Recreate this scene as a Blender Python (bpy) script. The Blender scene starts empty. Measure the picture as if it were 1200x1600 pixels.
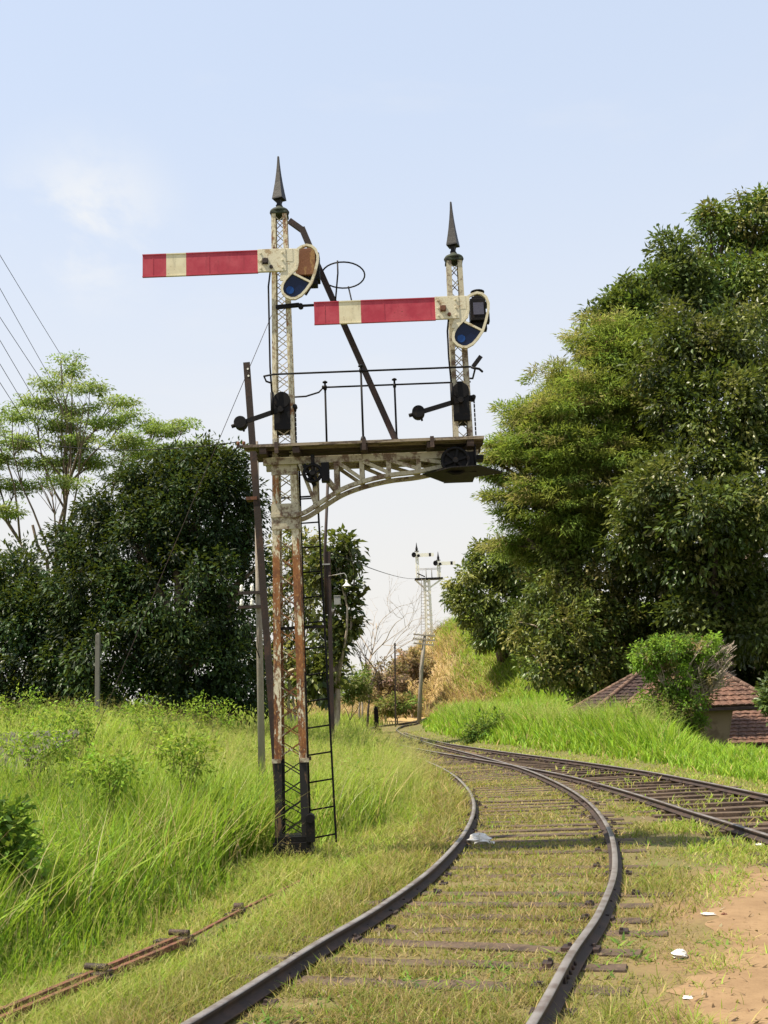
import bpy, math, random
import numpy as np
from mathutils import Vector, Matrix

random.seed(7)
RNG = np.random.default_rng(11)
S = bpy.context.scene
COL = S.collection
R_ = math.radians

# ------------------------------------------------------------------ camera
CAMZ, FPX, PITCH, ROLL = 1.70, 1700.0, R_(10.0), R_(2.2)
CAMROT = Matrix.Rotation(math.pi / 2 + PITCH, 3, 'X') @ Matrix.Rotation(-ROLL, 3, 'Z')
cam_d = bpy.data.cameras.new('camera'); cam = bpy.data.objects.new('camera', cam_d); COL.objects.link(cam)
cam.location = (0, 0, CAMZ); cam.rotation_euler = CAMROT.to_euler()
cam_d.sensor_fit = 'VERTICAL'; cam_d.sensor_height = 36.0; cam_d.sensor_width = 27.0
cam_d.lens = FPX / 1600 * 36.0; cam_d.clip_end = 3000; cam_d.clip_start = 0.1
S.camera = cam

def at(px, py, Y):
    """world point on the vertical plane at distance Y seen at photo position (px, py)"""
    d = CAMROT @ Vector(((px - 600) / FPX, -(py - 800) / FPX, -1))
    return Vector((0, 0, CAMZ)) + d * (Y / d.y)
def atz(px, py, z):
    d = CAMROT @ Vector(((px - 600) / FPX, -(py - 800) / FPX, -1))
    return Vector((0, 0, CAMZ)) + d * ((z - CAMZ) / d.z)

# ------------------------------------------------------------------ materials
def new_mat(name):
    m = bpy.data.materials.new(name); m.use_nodes = True
    nt = m.node_tree; nt.nodes.clear()
    out = nt.nodes.new('ShaderNodeOutputMaterial')
    return m, nt, out
def N(nt, t, **kw):
    n = nt.nodes.new(t)
    for k, v in kw.items(): setattr(n, k, v)
    return n
def rgba(c): return (c[0], c[1], c[2], 1.0)
def mixc(nt, fac, a, b):
    n = N(nt, 'ShaderNodeMix', data_type='RGBA')
    if isinstance(fac, (int, float)): n.inputs[0].default_value = fac
    else: nt.links.new(fac, n.inputs[0])
    for i, c in ((6, a), (7, b)):
        if isinstance(c, tuple): n.inputs[i].default_value = rgba(c)
        else: nt.links.new(c, n.inputs[i])
    return n.outputs[2]
def noise(nt, scale, detail=5, rough=0.6, coord=None, dist=0.0, stretch=None):
    tc = N(nt, 'ShaderNodeTexCoord')
    src = tc.outputs['Object'] if coord is None else coord
    if stretch:
        mp = N(nt, 'ShaderNodeMapping'); mp.inputs['Scale'].default_value = stretch
        nt.links.new(src, mp.inputs[0]); src = mp.outputs[0]
    n = N(nt, 'ShaderNodeTexNoise'); n.inputs['Scale'].default_value = scale
    n.inputs['Detail'].default_value = detail; n.inputs['Roughness'].default_value = rough
    n.inputs['Distortion'].default_value = dist
    nt.links.new(src, n.inputs['Vector'])
    return n.outputs['Fac']
def ramp(nt, fac, p0, p1):
    r = N(nt, 'ShaderNodeMapRange'); r.interpolation_type = 'SMOOTHSTEP'
    r.inputs['From Min'].default_value = p0; r.inputs['From Max'].default_value = p1
    nt.links.new(fac, r.inputs['Value'])
    return r.outputs['Result']
def math_(nt, op, a, b=None):
    n = N(nt, 'ShaderNodeMath', operation=op)
    for i, v in enumerate((a, b)):
        if v is None: continue
        if isinstance(v, (int, float)): n.inputs[i].default_value = v
        else: nt.links.new(v, n.inputs[i])
    return n.outputs[0]
def principled(nt, out, col, rough=0.6, metal=0.0, spec=0.4, bump=None, bstr=0.3, bdist=0.01):
    p = N(nt, 'ShaderNodeBsdfPrincipled')
    if isinstance(col, tuple): p.inputs['Base Color'].default_value = rgba(col)
    else: nt.links.new(col, p.inputs['Base Color'])
    if isinstance(rough, (int, float)): p.inputs['Roughness'].default_value = rough
    else: nt.links.new(rough, p.inputs['Roughness'])
    p.inputs['Metallic'].default_value = metal
    p.inputs['Specular IOR Level'].default_value = spec
    if bump is not None:
        b = N(nt, 'ShaderNodeBump'); b.inputs['Strength'].default_value = bstr; b.inputs['Distance'].default_value = bdist
        nt.links.new(bump, b.inputs['Height']); nt.links.new(b.outputs[0], p.inputs['Normal'])
    nt.links.new(p.outputs[0], out.inputs[0])
    return p
def worn(name, base, wear, scale=6, lo=0.5, hi=0.62, rough=0.6, metal=0.0, stretch=None, spec=0.35, third=None):
    m, nt, out = new_mat(name)
    n1 = noise(nt, scale, 6, 0.65, stretch=stretch)
    n2 = noise(nt, scale * 5, 3, 0.6)
    f = ramp(nt, math_(nt, 'ADD', n1, math_(nt, 'MULTIPLY', math_(nt, 'SUBTRACT', n2, 0.5), 0.3)), lo, hi)
    c = mixc(nt, f, base, wear)
    if third: c = mixc(nt, math_(nt, 'MULTIPLY', ramp(nt, n2, 0.5, 0.75), 0.5), c, third)
    principled(nt, out, c, rough, metal, spec, n2, 0.25, 0.006)
    return m
def leafmat(name, trans=0.35, rough=0.5, spec=0.35):
    m, nt, out = new_mat(name)
    a = N(nt, 'ShaderNodeAttribute'); a.attribute_name = 'col'
    p = N(nt, 'ShaderNodeBsdfPrincipled'); p.inputs['Roughness'].default_value = rough
    p.inputs['Specular IOR Level'].default_value = spec
    nt.links.new(a.outputs['Color'], p.inputs['Base Color'])
    t = N(nt, 'ShaderNodeBsdfTranslucent')
    hs = mixc(nt, 0.35, a.outputs['Color'], (0.30, 0.36, 0.03))
    nt.links.new(hs, t.inputs[0])
    mx = N(nt, 'ShaderNodeMixShader'); mx.inputs[0].default_value = trans
    nt.links.new(p.outputs[0], mx.inputs[1]); nt.links.new(t.outputs[0], mx.inputs[2])
    nt.links.new(mx.outputs[0], out.inputs[0])
    return m

CREAM = (0.60, 0.55, 0.41); RUST = (0.20, 0.075, 0.025); BLACK = (0.018, 0.016, 0.018)
M = {}
def mast_material():
    m, nt, out = new_mat('peeling_mast_paint')
    tc = N(nt, 'ShaderNodeTexCoord'); sp = N(nt, 'ShaderNodeSeparateXYZ'); nt.links.new(tc.outputs['Object'], sp.inputs[0])
    z = sp.outputs['Z']
    n1 = noise(nt, 9, 6, 0.7, stretch=(1, 1, 0.25)); n2 = noise(nt, 45, 4, 0.6, stretch=(1, 1, 0.5)); n3 = noise(nt, 3, 3, 0.6)
    nm = math_(nt, 'ADD', n1, math_(nt, 'MULTIPLY', math_(nt, 'SUBTRACT', n2, 0.5), 0.35))
    cream = mixc(nt, ramp(nt, n2, 0.40, 0.62), CREAM, (0.34, 0.28, 0.18))
    rust = mixc(nt, ramp(nt, n3, 0.35, 0.65), (0.24, 0.095, 0.03), (0.085, 0.032, 0.018))
    rust = mixc(nt, ramp(nt, n2, 0.5, 0.7), rust, (0.34, 0.17, 0.06))
    # how far the paint has peeled at each height of the mast
    zone = math_(nt, 'MULTIPLY', ramp(nt, z, 3.75, 3.2), 0.15)
    thr = math_(nt, 'SUBTRACT', 0.585, zone)
    f = ramp(nt, math_(nt, 'SUBTRACT', nm, thr), -0.03, 0.05)
    up = mixc(nt, f, cream, rust)
    blk = mixc(nt, ramp(nt, nm, 0.60, 0.66), (0.012, 0.011, 0.012), (0.10, 0.06, 0.035))
    c = mixc(nt, ramp(nt, z, 1.115, 1.125), blk, up)
    principled(nt, out, c, 0.6, 0, 0.3, n2, 0.3, 0.004)
    return m
M['mast'] = mast_material()
M['cream'] = worn('cream_paint', CREAM, (0.34, 0.24, 0.13), 11, 0.53, 0.68, 0.5, third=(0.46, 0.40, 0.27))
M['cream_old'] = worn('weathered_cream_paint', (0.42, 0.38, 0.28), (0.13, 0.08, 0.05), 9, 0.46, 0.62, 0.65, stretch=(1, 1, 1), third=(0.33, 0.29, 0.21))
def enamel(name, base, fade, rust):
    m, nt, out = new_mat(name)
    n1 = noise(nt, 4, 5, 0.6); n2 = noise(nt, 16, 5, 0.7, stretch=(1, 1, 0.2)); n3 = noise(nt, 38, 4, 0.7)
    c = mixc(nt, ramp(nt, n1, 0.38, 0.66), base, fade)
    c = mixc(nt, math_(nt, 'MULTIPLY', ramp(nt, n2, 0.52, 0.72), 0.45), c, tuple(0.55 * v for v in base))
    c = mixc(nt, math_(nt, 'MULTIPLY', ramp(nt, math_(nt, 'ADD', n3, math_(nt, 'MULTIPLY', n1, 0.3)), 0.80, 0.86), 0.8), c, rust)
    principled(nt, out, c, 0.5, 0, 0.3, n1, 0.25, 0.01)
    return m
M['red'] = enamel('faded_red_enamel', (0.36, 0.028, 0.052), (0.44, 0.060, 0.085), (0.12, 0.03, 0.02))
M['white'] = enamel('yellowed_white_enamel', (0.66, 0.60, 0.43), (0.58, 0.51, 0.35), (0.28, 0.19, 0.10))
M['black'] = worn('black_iron', (0.007, 0.0065, 0.0075), (0.024, 0.016, 0.012), 12, 0.53, 0.7, 0.6, spec=0.15)
M['finial'] = worn('tarred_finial_iron', (0.007, 0.006, 0.008), (0.018, 0.013, 0.012), 10, 0.55, 0.7, 0.5, spec=0.25)
M['mossy'] = worn('mossy_cap_iron', (0.035, 0.045, 0.028), (0.02, 0.02, 0.018), 16, 0.45, 0.6, 0.8)
M['rust_dark'] = worn('dark_rusted_steel', (0.030, 0.020, 0.018), (0.062, 0.034, 0.026), 8, 0.48, 0.66, 0.7, stretch=(1, 1, 0.4))
M['rust'] = worn('orange_rusted_steel', (0.15, 0.06, 0.035), (0.07, 0.03, 0.02), 14, 0.45, 0.62, 0.8, third=(0.22, 0.12, 0.07))
M['plank'] = worn('bleached_plank_edge', (0.27, 0.22, 0.16), (0.08, 0.057, 0.043), 7, 0.44, 0.60, 0.8, stretch=(0.4, 1, 3))
M['plank_dark'] = worn('dark_plank', (0.05, 0.033, 0.028), (0.12, 0.08, 0.06), 7, 0.5, 0.7, 0.85, stretch=(0.4, 1, 3))
M['sleeper'] = worn('weathered_sleeper', (0.090, 0.062, 0.043), (0.036, 0.025, 0.019), 5, 0.45, 0.62, 0.9, stretch=(0.5, 0.5, 1), third=(0.24, 0.17, 0.10))
M['concrete'] = worn('weathered_concrete', (0.15, 0.14, 0.125), (0.09, 0.082, 0.07), 6, 0.5, 0.65, 0.9)
M['galv'] = worn('dull_galvanised_steel', (0.30, 0.30, 0.29), (0.13, 0.10, 0.085), 7, 0.5, 0.66, 0.6)
M['greywood'] = worn('pale_weathered_pole', (0.30, 0.27, 0.23), (0.19, 0.15, 0.12), 6, 0.45, 0.65, 0.85, stretch=(1, 1, 0.15))
M['asbestos'] = worn('grey_roof_sheet', (0.16, 0.15, 0.125), (0.075, 0.07, 0.055), 3, 0.45, 0.65, 0.9)
M['sigwhite'] = worn('white_signal_paint', (0.80, 0.78, 0.70), (0.50, 0.46, 0.38), 5, 0.58, 0.72, 0.5)
M['porcelain'] = worn('white_porcelain', (0.80, 0.78, 0.72), (0.55, 0.52, 0.45), 20, 0.6, 0.75, 0.25, spec=0.5)
M['bark'] = worn('grey_brown_bark', (0.17, 0.13, 0.095), (0.08, 0.058, 0.042), 5, 0.42, 0.62, 0.9, stretch=(1, 1, 0.3))
M['bark_pale'] = worn('pale_dry_bark', (0.42, 0.35, 0.28), (0.25, 0.19, 0.15), 5, 0.42, 0.62, 0.9, stretch=(1, 1, 0.3))
M['bark_dark'] = worn('dark_bark', (0.06, 0.045, 0.037), (0.03, 0.022, 0.018), 5, 0.42, 0.62, 0.9)
M['plaster'] = worn('stained_plaster', (0.30, 0.22, 0.14), (0.19, 0.13, 0.085), 1.5, 0.42, 0.65, 0.9)
M['bag'] = worn('white_plastic_film', (0.66, 0.63, 0.58), (0.46, 0.42, 0.36), 12, 0.5, 0.7, 0.35, spec=0.5)
def rail_mat():
    m, nt, out = new_mat('rail_steel')
    g = N(nt, 'ShaderNodeNewGeometry'); sp = N(nt, 'ShaderNodeSeparateXYZ'); nt.links.new(g.outputs['Normal'], sp.inputs[0])
    at_ = N(nt, 'ShaderNodeAttribute'); at_.attribute_name = 'head'
    n1 = noise(nt, 6, 5, 0.6); n2 = noise(nt, 60, 3, 0.6)
    top = mixc(nt, ramp(nt, n1, 0.4, 0.65), (0.19, 0.175, 0.17), (0.11, 0.088, 0.078))
    side = mixc(nt, ramp(nt, n1, 0.4, 0.65), (0.028, 0.018, 0.016), (0.055, 0.032, 0.025))
    c = mixc(nt, at_.outputs['Fac'], side, top)
    r = math_(nt, 'SUBTRACT', 0.8, math_(nt, 'MULTIPLY', at_.outputs['Fac'], 0.42))
    principled(nt, out, c, r, 0.0, 0.5, n2, 0.2, 0.003)
    return m
M['rail'] = rail_mat()
def glass_mat(name, c, rough=0.12):
    m, nt, out = new_mat(name); principled(nt, out, c, rough, 0, 0.22); return m
M['blueglass'] = glass_mat('dark_blue_signal_glass', (0.006, 0.012, 0.04))
M['bluegleam'] = glass_mat('lamp_gleam_blue', (0.008, 0.05, 0.20), 0.15)
M['lampglass'] = glass_mat('dusty_lamp_window', (0.09, 0.09, 0.13), 0.3)
M['amberlamp'] = worn('brown_rusted_lamp_case', (0.17, 0.065, 0.025), (0.30, 0.17, 0.06), 7, 0.5, 0.62, 0.6, stretch=(2, 1, 0.5))
def tile_mat(name, a, b, c):
    m, nt, out = new_mat(name)
    n1 = noise(nt, 2.5, 5, 0.65); n2 = noise(nt, 14, 3, 0.6)
    col = mixc(nt, ramp(nt, n1, 0.4, 0.62), a, b); col = mixc(nt, ramp(nt, n2, 0.52, 0.7), col, c)
    principled(nt, out, col, 0.85, 0, 0.25, n2, 0.3, 0.01)
    return m
M['tile'] = tile_mat('pale_clay_tiles', (0.15, 0.078, 0.055), (0.085, 0.047, 0.036), (0.22, 0.14, 0.10))  # paler clay tiles for the front wing and the shed
M['tile_dark'] = tile_mat('dark_clay_tiles', (0.060, 0.037, 0.035), (0.036, 0.026, 0.025), (0.09, 0.060, 0.048))  # darker version of the clay tiles, for the main roof
M['ridge'] = tile_mat('mortared_ridge', (0.17, 0.105, 0.08), (0.10, 0.06, 0.046), (0.23, 0.17, 0.13))
M['leaf'] = leafmat('leaf_surface', 0.28, 0.40, 0.42)
M['leaf_dark'] = leafmat('dark_leaf_surface', 0.2, 0.5, 0.22)
M['leaf_soft'] = leafmat('soft_leaf_surface', 0.48, 0.6, 0.2)
M['blade'] = leafmat('grass_blade', 0.50, 0.5, 0.25)
def ground_mat():
    m, nt, out = new_mat('ground_soil')
    a = N(nt, 'ShaderNodeAttribute'); a.attribute_name = 'col'
    n1 = noise(nt, 1.3, 6, 0.7); n2 = noise(nt, 18, 5, 0.65); n3 = noise(nt, 90, 3, 0.6)
    c = mixc(nt, math_(nt, 'MULTIPLY', ramp(nt, n2, 0.42, 0.66), 0.6), a.outputs['Color'], (0.155, 0.105, 0.06))
    c = mixc(nt, math_(nt, 'MULTIPLY', ramp(nt, n1, 0.5, 0.7), 0.45), c, (0.22, 0.16, 0.085))
    c = mixc(nt, math_(nt, 'MULTIPLY', ramp(nt, n3, 0.55, 0.72), 0.35), c, (0.07, 0.05, 0.03))
    principled(nt, out, c, 0.95, 0, 0.15, math_(nt, 'ADD', n2, n3), 0.5, 0.010)
    return m
M['ground'] = ground_mat()
def sand_mat():
    m, nt, out = new_mat('sandy_soil')
    n1 = noise(nt, 1.6, 6, 0.65); n2 = noise(nt, 26, 5, 0.7); n3 = noise(nt, 140, 3, 0.6)
    c = mixc(nt, ramp(nt, n1, 0.35, 0.68), (0.275, 0.182, 0.100), (0.205, 0.132, 0.072))
    c = mixc(nt, math_(nt, 'MULTIPLY', ramp(nt, n2, 0.5, 0.72), 0.55), c, (0.15, 0.092, 0.05))
    c = mixc(nt, math_(nt, 'MULTIPLY', ramp(nt, n3, 0.58, 0.75), 0.4), c, (0.35, 0.25, 0.155))
    principled(nt, out, c, 0.95, 0, 0.15, math_(nt, 'ADD', math_(nt, 'MULTIPLY', n1, 3.0), math_(nt, 'ADD', n2, n3)), 0.45, 0.008)
    return m
M['sand'] = sand_mat()

# ------------------------------------------------------------------ object helpers
ORG = {}
def tag(o, label=None, cat=None, group=None, kind=None):
    if label: o['label'] = label
    if cat: o['category'] = cat
    if group: o['group'] = group
    if kind: o['kind'] = kind
    return o
def thing(name, loc, label, cat, group=None):
    o = bpy.data.objects.new(name, None); COL.objects.link(o); o.location = loc
    o.empty_display_size = 0.2
    ORG[o.name] = Vector(loc)
    return tag(o, label, cat, group)
class MB:
    def __init__(s): s.v = []; s.f = []; s.mi = []; s.sm = []
    def add(s, vs, fs, mi=0, smooth=False):
        b = len(s.v); s.v += [tuple(v) for v in vs]
        for f in fs: s.f.append(tuple(b + i for i in f)); s.mi.append(mi); s.sm.append(smooth)
    def box(s, lo, hi, mi=0):
        x0, y0, z0 = lo; x1, y1, z1 = hi
        s.add([(x0, y0, z0), (x1, y0, z0), (x1, y1, z0), (x0, y1, z0), (x0, y0, z1), (x1, y0, z1), (x1, y1, z1), (x0, y1, z1)],
              [(0, 3, 2, 1), (4, 5, 6, 7), (0, 1, 5, 4), (1, 2, 6, 5), (2, 3, 7, 6), (3, 0, 4, 7)], mi)
    def bar(s, p, q, w, t, hint=(0, 1, 0), mi=0):
        """flat bar p-q: t thick along hint, w wide across"""
        p, q = Vector(p), Vector(q); d = (q - p).normalized(); h = Vector(hint)
        a = d.cross(h)
        if a.length < 1e-4: a = d.orthogonal()
        a.normalize(); b = a.cross(d).normalized()
        a *= w / 2; b *= t / 2
        vs = [p - a - b, p + a - b, p + a + b, p - a + b, q - a - b, q + a - b, q + a + b, q - a + b]
        s.add(vs, [(0, 1, 2, 3), (7, 6, 5, 4), (0, 4, 5, 1), (1, 5, 6, 2), (2, 6, 7, 3), (3, 7, 4, 0)], mi)
    def tube(s, pts, r, n=8, mi=0, closed=False, smooth=True, cap=True):
        pts = [Vector(p) for p in pts]; k = len(pts)
        rs = r if isinstance(r, (list, tuple)) else [r] * k
        ref = None; vs = []
        for i, p in enumerate(pts):
            if closed: t = pts[(i + 1) % k] - pts[i - 1]
            else: t = pts[min(i + 1, k - 1)] - pts[max(i - 1, 0)]
            t.normalize()
            if ref is None: ref = t.orthogonal().normalized()
            else:
                ref = ref - t * ref.dot(t)
                ref = ref.normalized() if ref.length > 1e-6 else t.orthogonal().normalized()
            b = t.cross(ref)
            for j in range(n):
                a = 2 * math.pi * j / n
                vs.append(p + (ref * math.cos(a) + b * math.sin(a)) * rs[i])
        fs = []
        for i in range(k if closed else k - 1):
            for j in range(n):
                i2 = (i + 1) % k
                fs.append((i * n + j, i * n + (j + 1) % n, i2 * n + (j + 1) % n, i2 * n + j))
        s.add(vs, fs, mi, smooth)
        if cap and not closed:
            b = len(s.v) - k * n
            s.f.append(tuple(b + j for j in range(n))[::-1]); s.mi.append(mi); s.sm.append(False)
            s.f.append(tuple(b + (k - 1) * n + j for j in range(n))); s.mi.append(mi); s.sm.append(False)
    def cyl(s, p, q, r, n=16, mi=0, r2=None): s.tube([p, q], [r, r if r2 is None else r2], n, mi)
    def lathe(s, c, prof, n=12, mi=0, smooth=True, rot=0.0):
        cx, cy, cz = c; vs = []
        for r, z in prof:
            for j in range(n):
                a = 2 * math.pi * j / n + rot
                vs.append((cx + r * math.cos(a), cy + r * math.sin(a), cz + z))
        fs = []
        for i in range(len(prof) - 1):
            for j in range(n): fs.append((i * n + j, i * n + (j + 1) % n, (i + 1) * n + (j + 1) % n, (i + 1) * n + j))
        fs.append(tuple(range(n))[::-1]); fs.append(tuple((len(prof) - 1) * n + j for j in range(n)))
        s.add(vs, fs, mi, smooth)
    def prism(s, poly, y0, y1, mi=0):
        """poly: (x,z) outline, counter-clockwise seen from -Y, extruded from y0 (front) to y1"""
        n = len(poly)
        vs = [(x, y0, z) for x, z in poly] + [(x, y1, z) for x, z in poly]
        fs = [tuple(range(n)), tuple(range(n, 2 * n))[::-1]]
        for i in range(n): fs.append((i, n + i, n + (i + 1) % n, (i + 1) % n))
        s.add(vs, fs, mi)
    def build(s, name, mats, parent=None, bevel=0):
        me = bpy.data.meshes.new(name)
        off = ORG.get(parent.name, Vector((0, 0, 0))) if parent else Vector((0, 0, 0))
        me.from_pydata([(v[0] - off.x, v[1] - off.y, v[2] - off.z) for v in s.v], [], s.f)
        for m in (mats if isinstance(mats, (list, tuple)) else [mats]): me.materials.append(m)
        me.polygons.foreach_set('material_index', s.mi); me.polygons.foreach_set('use_smooth', s.sm)
        me.update()
        o = bpy.data.objects.new(name, me); COL.objects.link(o)
        if parent: o.parent = parent; ORG[o.name] = off
        if bevel:
            b = o.modifiers.new('bevel', 'BEVEL'); b.width = bevel; b.segments = 2; b.limit_method = 'ANGLE'
        return o
def np_mesh(name, V, faces, mat, col=None, parent=None, smooth=False):
    """faces: list of (F,k) int arrays"""
    off = ORG.get(parent.name, Vector((0, 0, 0))) if parent else Vector((0, 0, 0))
    V = np.asarray(V, np.float32) - np.array(off, np.float32)
    me = bpy.data.meshes.new(name)
    me.vertices.add(len(V)); me.vertices.foreach_set('co', V.ravel())
    idx = np.concatenate([f.ravel() for f in faces]).astype(np.int32)
    tot = np.concatenate([np.full(len(f), f.shape[1], np.int32) for f in faces])
    st = np.concatenate([[0], np.cumsum(tot)[:-1]]).astype(np.int32)
    me.loops.add(len(idx)); me.loops.foreach_set('vertex_index', idx)
    me.polygons.add(len(tot)); me.polygons.foreach_set('loop_start', st)
    me.update(calc_edges=True); me.validate()
    if smooth: me.polygons.foreach_set('use_smooth', np.ones(len(tot), bool))
    if col is not None:
        a = me.color_attributes.new('col', 'FLOAT_COLOR', 'POINT')
        c = np.ones((len(V), 4), np.float32); c[:, :3] = col
        a.data.foreach_set('color', c.ravel())
    me.materials.append(mat)
    o = bpy.data.objects.new(name, me); COL.objects.link(o)
    if parent: o.parent = parent; ORG[o.name] = off
    return o
def smooth01(t):
    t = np.clip(t, 0, 1); return t * t * (3 - 2 * t)
def catmull(pts, per=12):
    P = [np.array(p, float) for p in pts]; P = [2 * P[0] - P[1]] + P + [2 * P[-1] - P[-2]]
    out = []
    for i in range(1, len(P) - 2):
        for k in range(per):
            t = k / per
            a, b, c, d = P[i - 1], P[i], P[i + 1], P[i + 2]
            out.append(0.5 * (2 * b + (c - a) * t + (2 * a - 5 * b + 4 * c - d) * t * t + (3 * b - a - 3 * c + d) * t ** 3))
    out.append(P[-2]); return np.array(out)

# ------------------------------------------------------------------ tracks and terrain
A_PTS = [(-2.6, -0.8), (-1.25, 2.9), (-0.27, 5.8), (0.24, 7.5), (0.69, 8.9), (1.22, 11.0), (1.74, 14.0), (2.10, 17.5), (2.22, 21.5), (2.1, 26.3),
         (1.66, 32), (0.95, 39.5), (-0.05, 50), (-0.5, 57), (-0.6, 63), (-0.05, 69), (1.6, 74), (4.5, 77.5)]
B_PTS = [(6.4, 3.5), (5.25, 9), (4.92, 14.5), (4.83, 17), (4.68, 20), (4.44, 23), (4.02, 26), (3.52, 29), (2.98, 32), (2.1, 37), (1.12, 43.5), (0.30, 50), (-0.3, 56.5)]
CA, CB = catmull(A_PTS), catmull(B_PTS)
def cx_of(C, y): return np.interp(y, C[:, 1], C[:, 0])
def dA(x, y):
    s = np.gradient(CA[:, 0], CA[:, 1]); sl = np.interp(y, CA[:, 1], s)
    return (x - cx_of(CA, y)) / np.sqrt(1 + sl * sl)
def dB(x, y):
    s = np.gradient(CB[:, 0], CB[:, 1]); sl = np.interp(y, CB[:, 1], s)
    return (x - cx_of(CB, y)) / np.sqrt(1 + sl * sl)
def bumps(x, y):
    return 0.5 * (np.sin(x * 1.7 + 0.6 * np.sin(y * 0.9)) * np.cos(y * 1.3 + 0.5 * x) + np.sin(x * 0.53 + 1.3) * np.cos(y * 0.41 + 0.7))
def pnoise(x, y, s, ph=0.0):
    return 0.5 + 0.25 * (np.sin(x * s + ph + 1.7 * np.sin(y * s * 0.61 + ph)) + np.sin(y * s * 1.13 + 2.1 * np.sin(x * s * 0.47 + 1.3 * ph)))
def H(x, y):
    x = np.asarray(x, float); y = np.asarray(y, float)
    a, b = dA(x, y), dB(x, y)
    h = np.zeros(np.broadcast(x, y).shape)
    off = np.minimum(np.abs(a), np.abs(b))
    h = h + 0.06 * bumps(x, y) * smooth01((off - 1.8) / 2.5)
    h = h + 0.95 * smooth01((-a - 2.4) / 6.0) * smooth01((y - 5) / 18)
    h = h + 0.009 * np.maximum(0, y - 42)
    rb = np.maximum(np.minimum(b, 30), 0)
    h = h + 0.30 * smooth01((rb - 1.6) / 1.6) * smooth01((y - 14) / 8) * smooth01((0.285 - x / np.maximum(y, 1)) / 0.07)
    h = h - 1.9 * smooth01((b - 4.2) / 4.5) * smooth01((y - 12) / 10) * (1 - smooth01((y - 50) / 10))
    y0 = 82 - 3.4 * np.clip(x - 3.2, 0, 9)
    h = h + (7.7 + 0.9 * bumps(x * 0.6, y * 0.4)) * smooth01((x + 6.2) / 13.5) * smooth01((y - y0) / (17 + 2.2 * np.clip(x - 3.2, 0, 9)))
    return h
def Hz(x, y): return float(H(np.array([x]), np.array([y]))[0])

def ground_colour(x, y):
    a, b = dA(x, y), dB(x, y)
    c = np.zeros(x.shape + (3,))
    c[:] = (0.115, 0.125, 0.040)
    def put(mask, col):
        m = mask[..., None]; c[:] = c * (1 - m) + np.array(col) * m
    put(smooth01((-a - 2.0) / 1.5), (0.15, 0.19, 0.045))
    near = np.exp(-(a / 1.5) ** 4)
    put(near * 0.85, (0.165, 0.135, 0.062))
    put(np.exp(-(b / 1.6) ** 4) * (y < 60), (0.135, 0.095, 0.062))
    put(smooth01((b - 2.2) / 1.0) * (y > 10), (0.09, 0.12, 0.03))
    near_ = np.where((x > 0.5) & (y < 14) & (y > 2), 1, 0) * smooth01((0.75 - sand_dist(x, y)) / 0.6)
    put(near_ * np.clip(0.35 + 0.8 * pnoise(x, y, 4.0, 1.0), 0, 1), (0.235, 0.15, 0.08))
    put(smooth01((y - 72) / 8) * smooth01((8 - x) / 5), (0.42, 0.30, 0.14))
    put(smooth01((y - 60) / 15) * smooth01((x - 4) / 4), (0.17, 0.21, 0.04))
    return c
def make_ground():
    xs = np.unique(np.concatenate([np.linspace(-450, -40, 14), np.linspace(-40, -8, 40), np.linspace(-8, 10, 110), np.linspace(10, 40, 40), np.linspace(40, 450, 14)]))
    ys = np.unique(np.concatenate([np.linspace(-40, 0, 12), np.linspace(0, 30, 150), np.linspace(30, 120, 110), np.linspace(120, 700, 16)]))
    X, Y = np.meshgrid(xs, ys); Z = H(X, Y)
    Z = Z - 0.045 * np.exp(-(dB(X, Y) / 1.5) ** 4) * smooth01((dA(X, Y) - 1.3) / 0.6) * (Y > 9) * (Y < 50)
    V = np.stack([X, Y, Z], -1).reshape(-1, 3)
    nx, ny = len(xs), len(ys)
    i = np.arange(ny - 1)[:, None] * nx + np.arange(nx - 1)[None]
    F = np.stack([i, i + 1, i + 1 + nx, i + nx], -1).reshape(-1, 4)
    o = np_mesh('ground', V, [F], M['ground'], ground_colour(X, Y).reshape(-1, 3), smooth=True)
    tag(o, kind='structure', label='grassy ground with bare earth around the railway tracks')
def pn_(x, y):
    return 0.35 * (np.sin(x * 3.1 + 1.3 * np.sin(y * 2.2)) + np.sin(y * 3.7 + 1.1 * np.sin(x * 1.9))) + 0.15 * np.sin(x * 9.3 + 2 * np.sin(y * 7)) * np.sin(y * 8.1)
def make_sand():
    pts = [(1082, 1640), (1072, 1590), (1085, 1540), (1108, 1500), (1124, 1455), (1116, 1415), (1126, 1384), (1158, 1370), (1200, 1364), (1260, 1352), (1330, 1360)]
    edge = [atz(px, py, 0.0) for px, py in pts]
    edge = catmull([(p.x, p.y) for p in edge], 22)
    k_ = np.arange(len(edge)); ph_ = k_ * 0.11
    jit = np.stack([0.07 * np.sin(ph_) + 0.05 * np.sin(2.3 * ph_ + 1) + 0.03 * np.sin(5.1 * ph_ + 2), 0.06 * np.cos(1.4 * ph_) + 0.04 * np.sin(3.7 * ph_)], -1)
    inner = np.array([5.2, 1.0])
    rows = 110; V = []
    for k in range(rows):
        t = k / (rows - 1); q = (edge + jit * (1 - t) ** 2) * (1 - t) + inner * t
        z = H(q[:, 0], q[:, 1]) + 0.010 * min(1, t * 25) + 0.003 + 0.012 * min(1, t * 20) * (pn_(q[:, 0], q[:, 1]))
        V.append(np.column_stack([q, z]))
    edge = edge + jit
    n = len(edge); V = np.concatenate(V)
    i = np.arange(rows - 1)[:, None] * n + np.arange(n - 1)[None]
    F = np.stack([i, i + 1, i + 1 + n, i + n], -1).reshape(-1, 4)
    o = np_mesh('sandy_path', V, [F[:, ::-1]], M['sand'], smooth=True)
    tag(o, kind='structure', label='bare orange sandy path beside the track')
    return edge
SAND_EDGE = make_sand()
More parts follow.
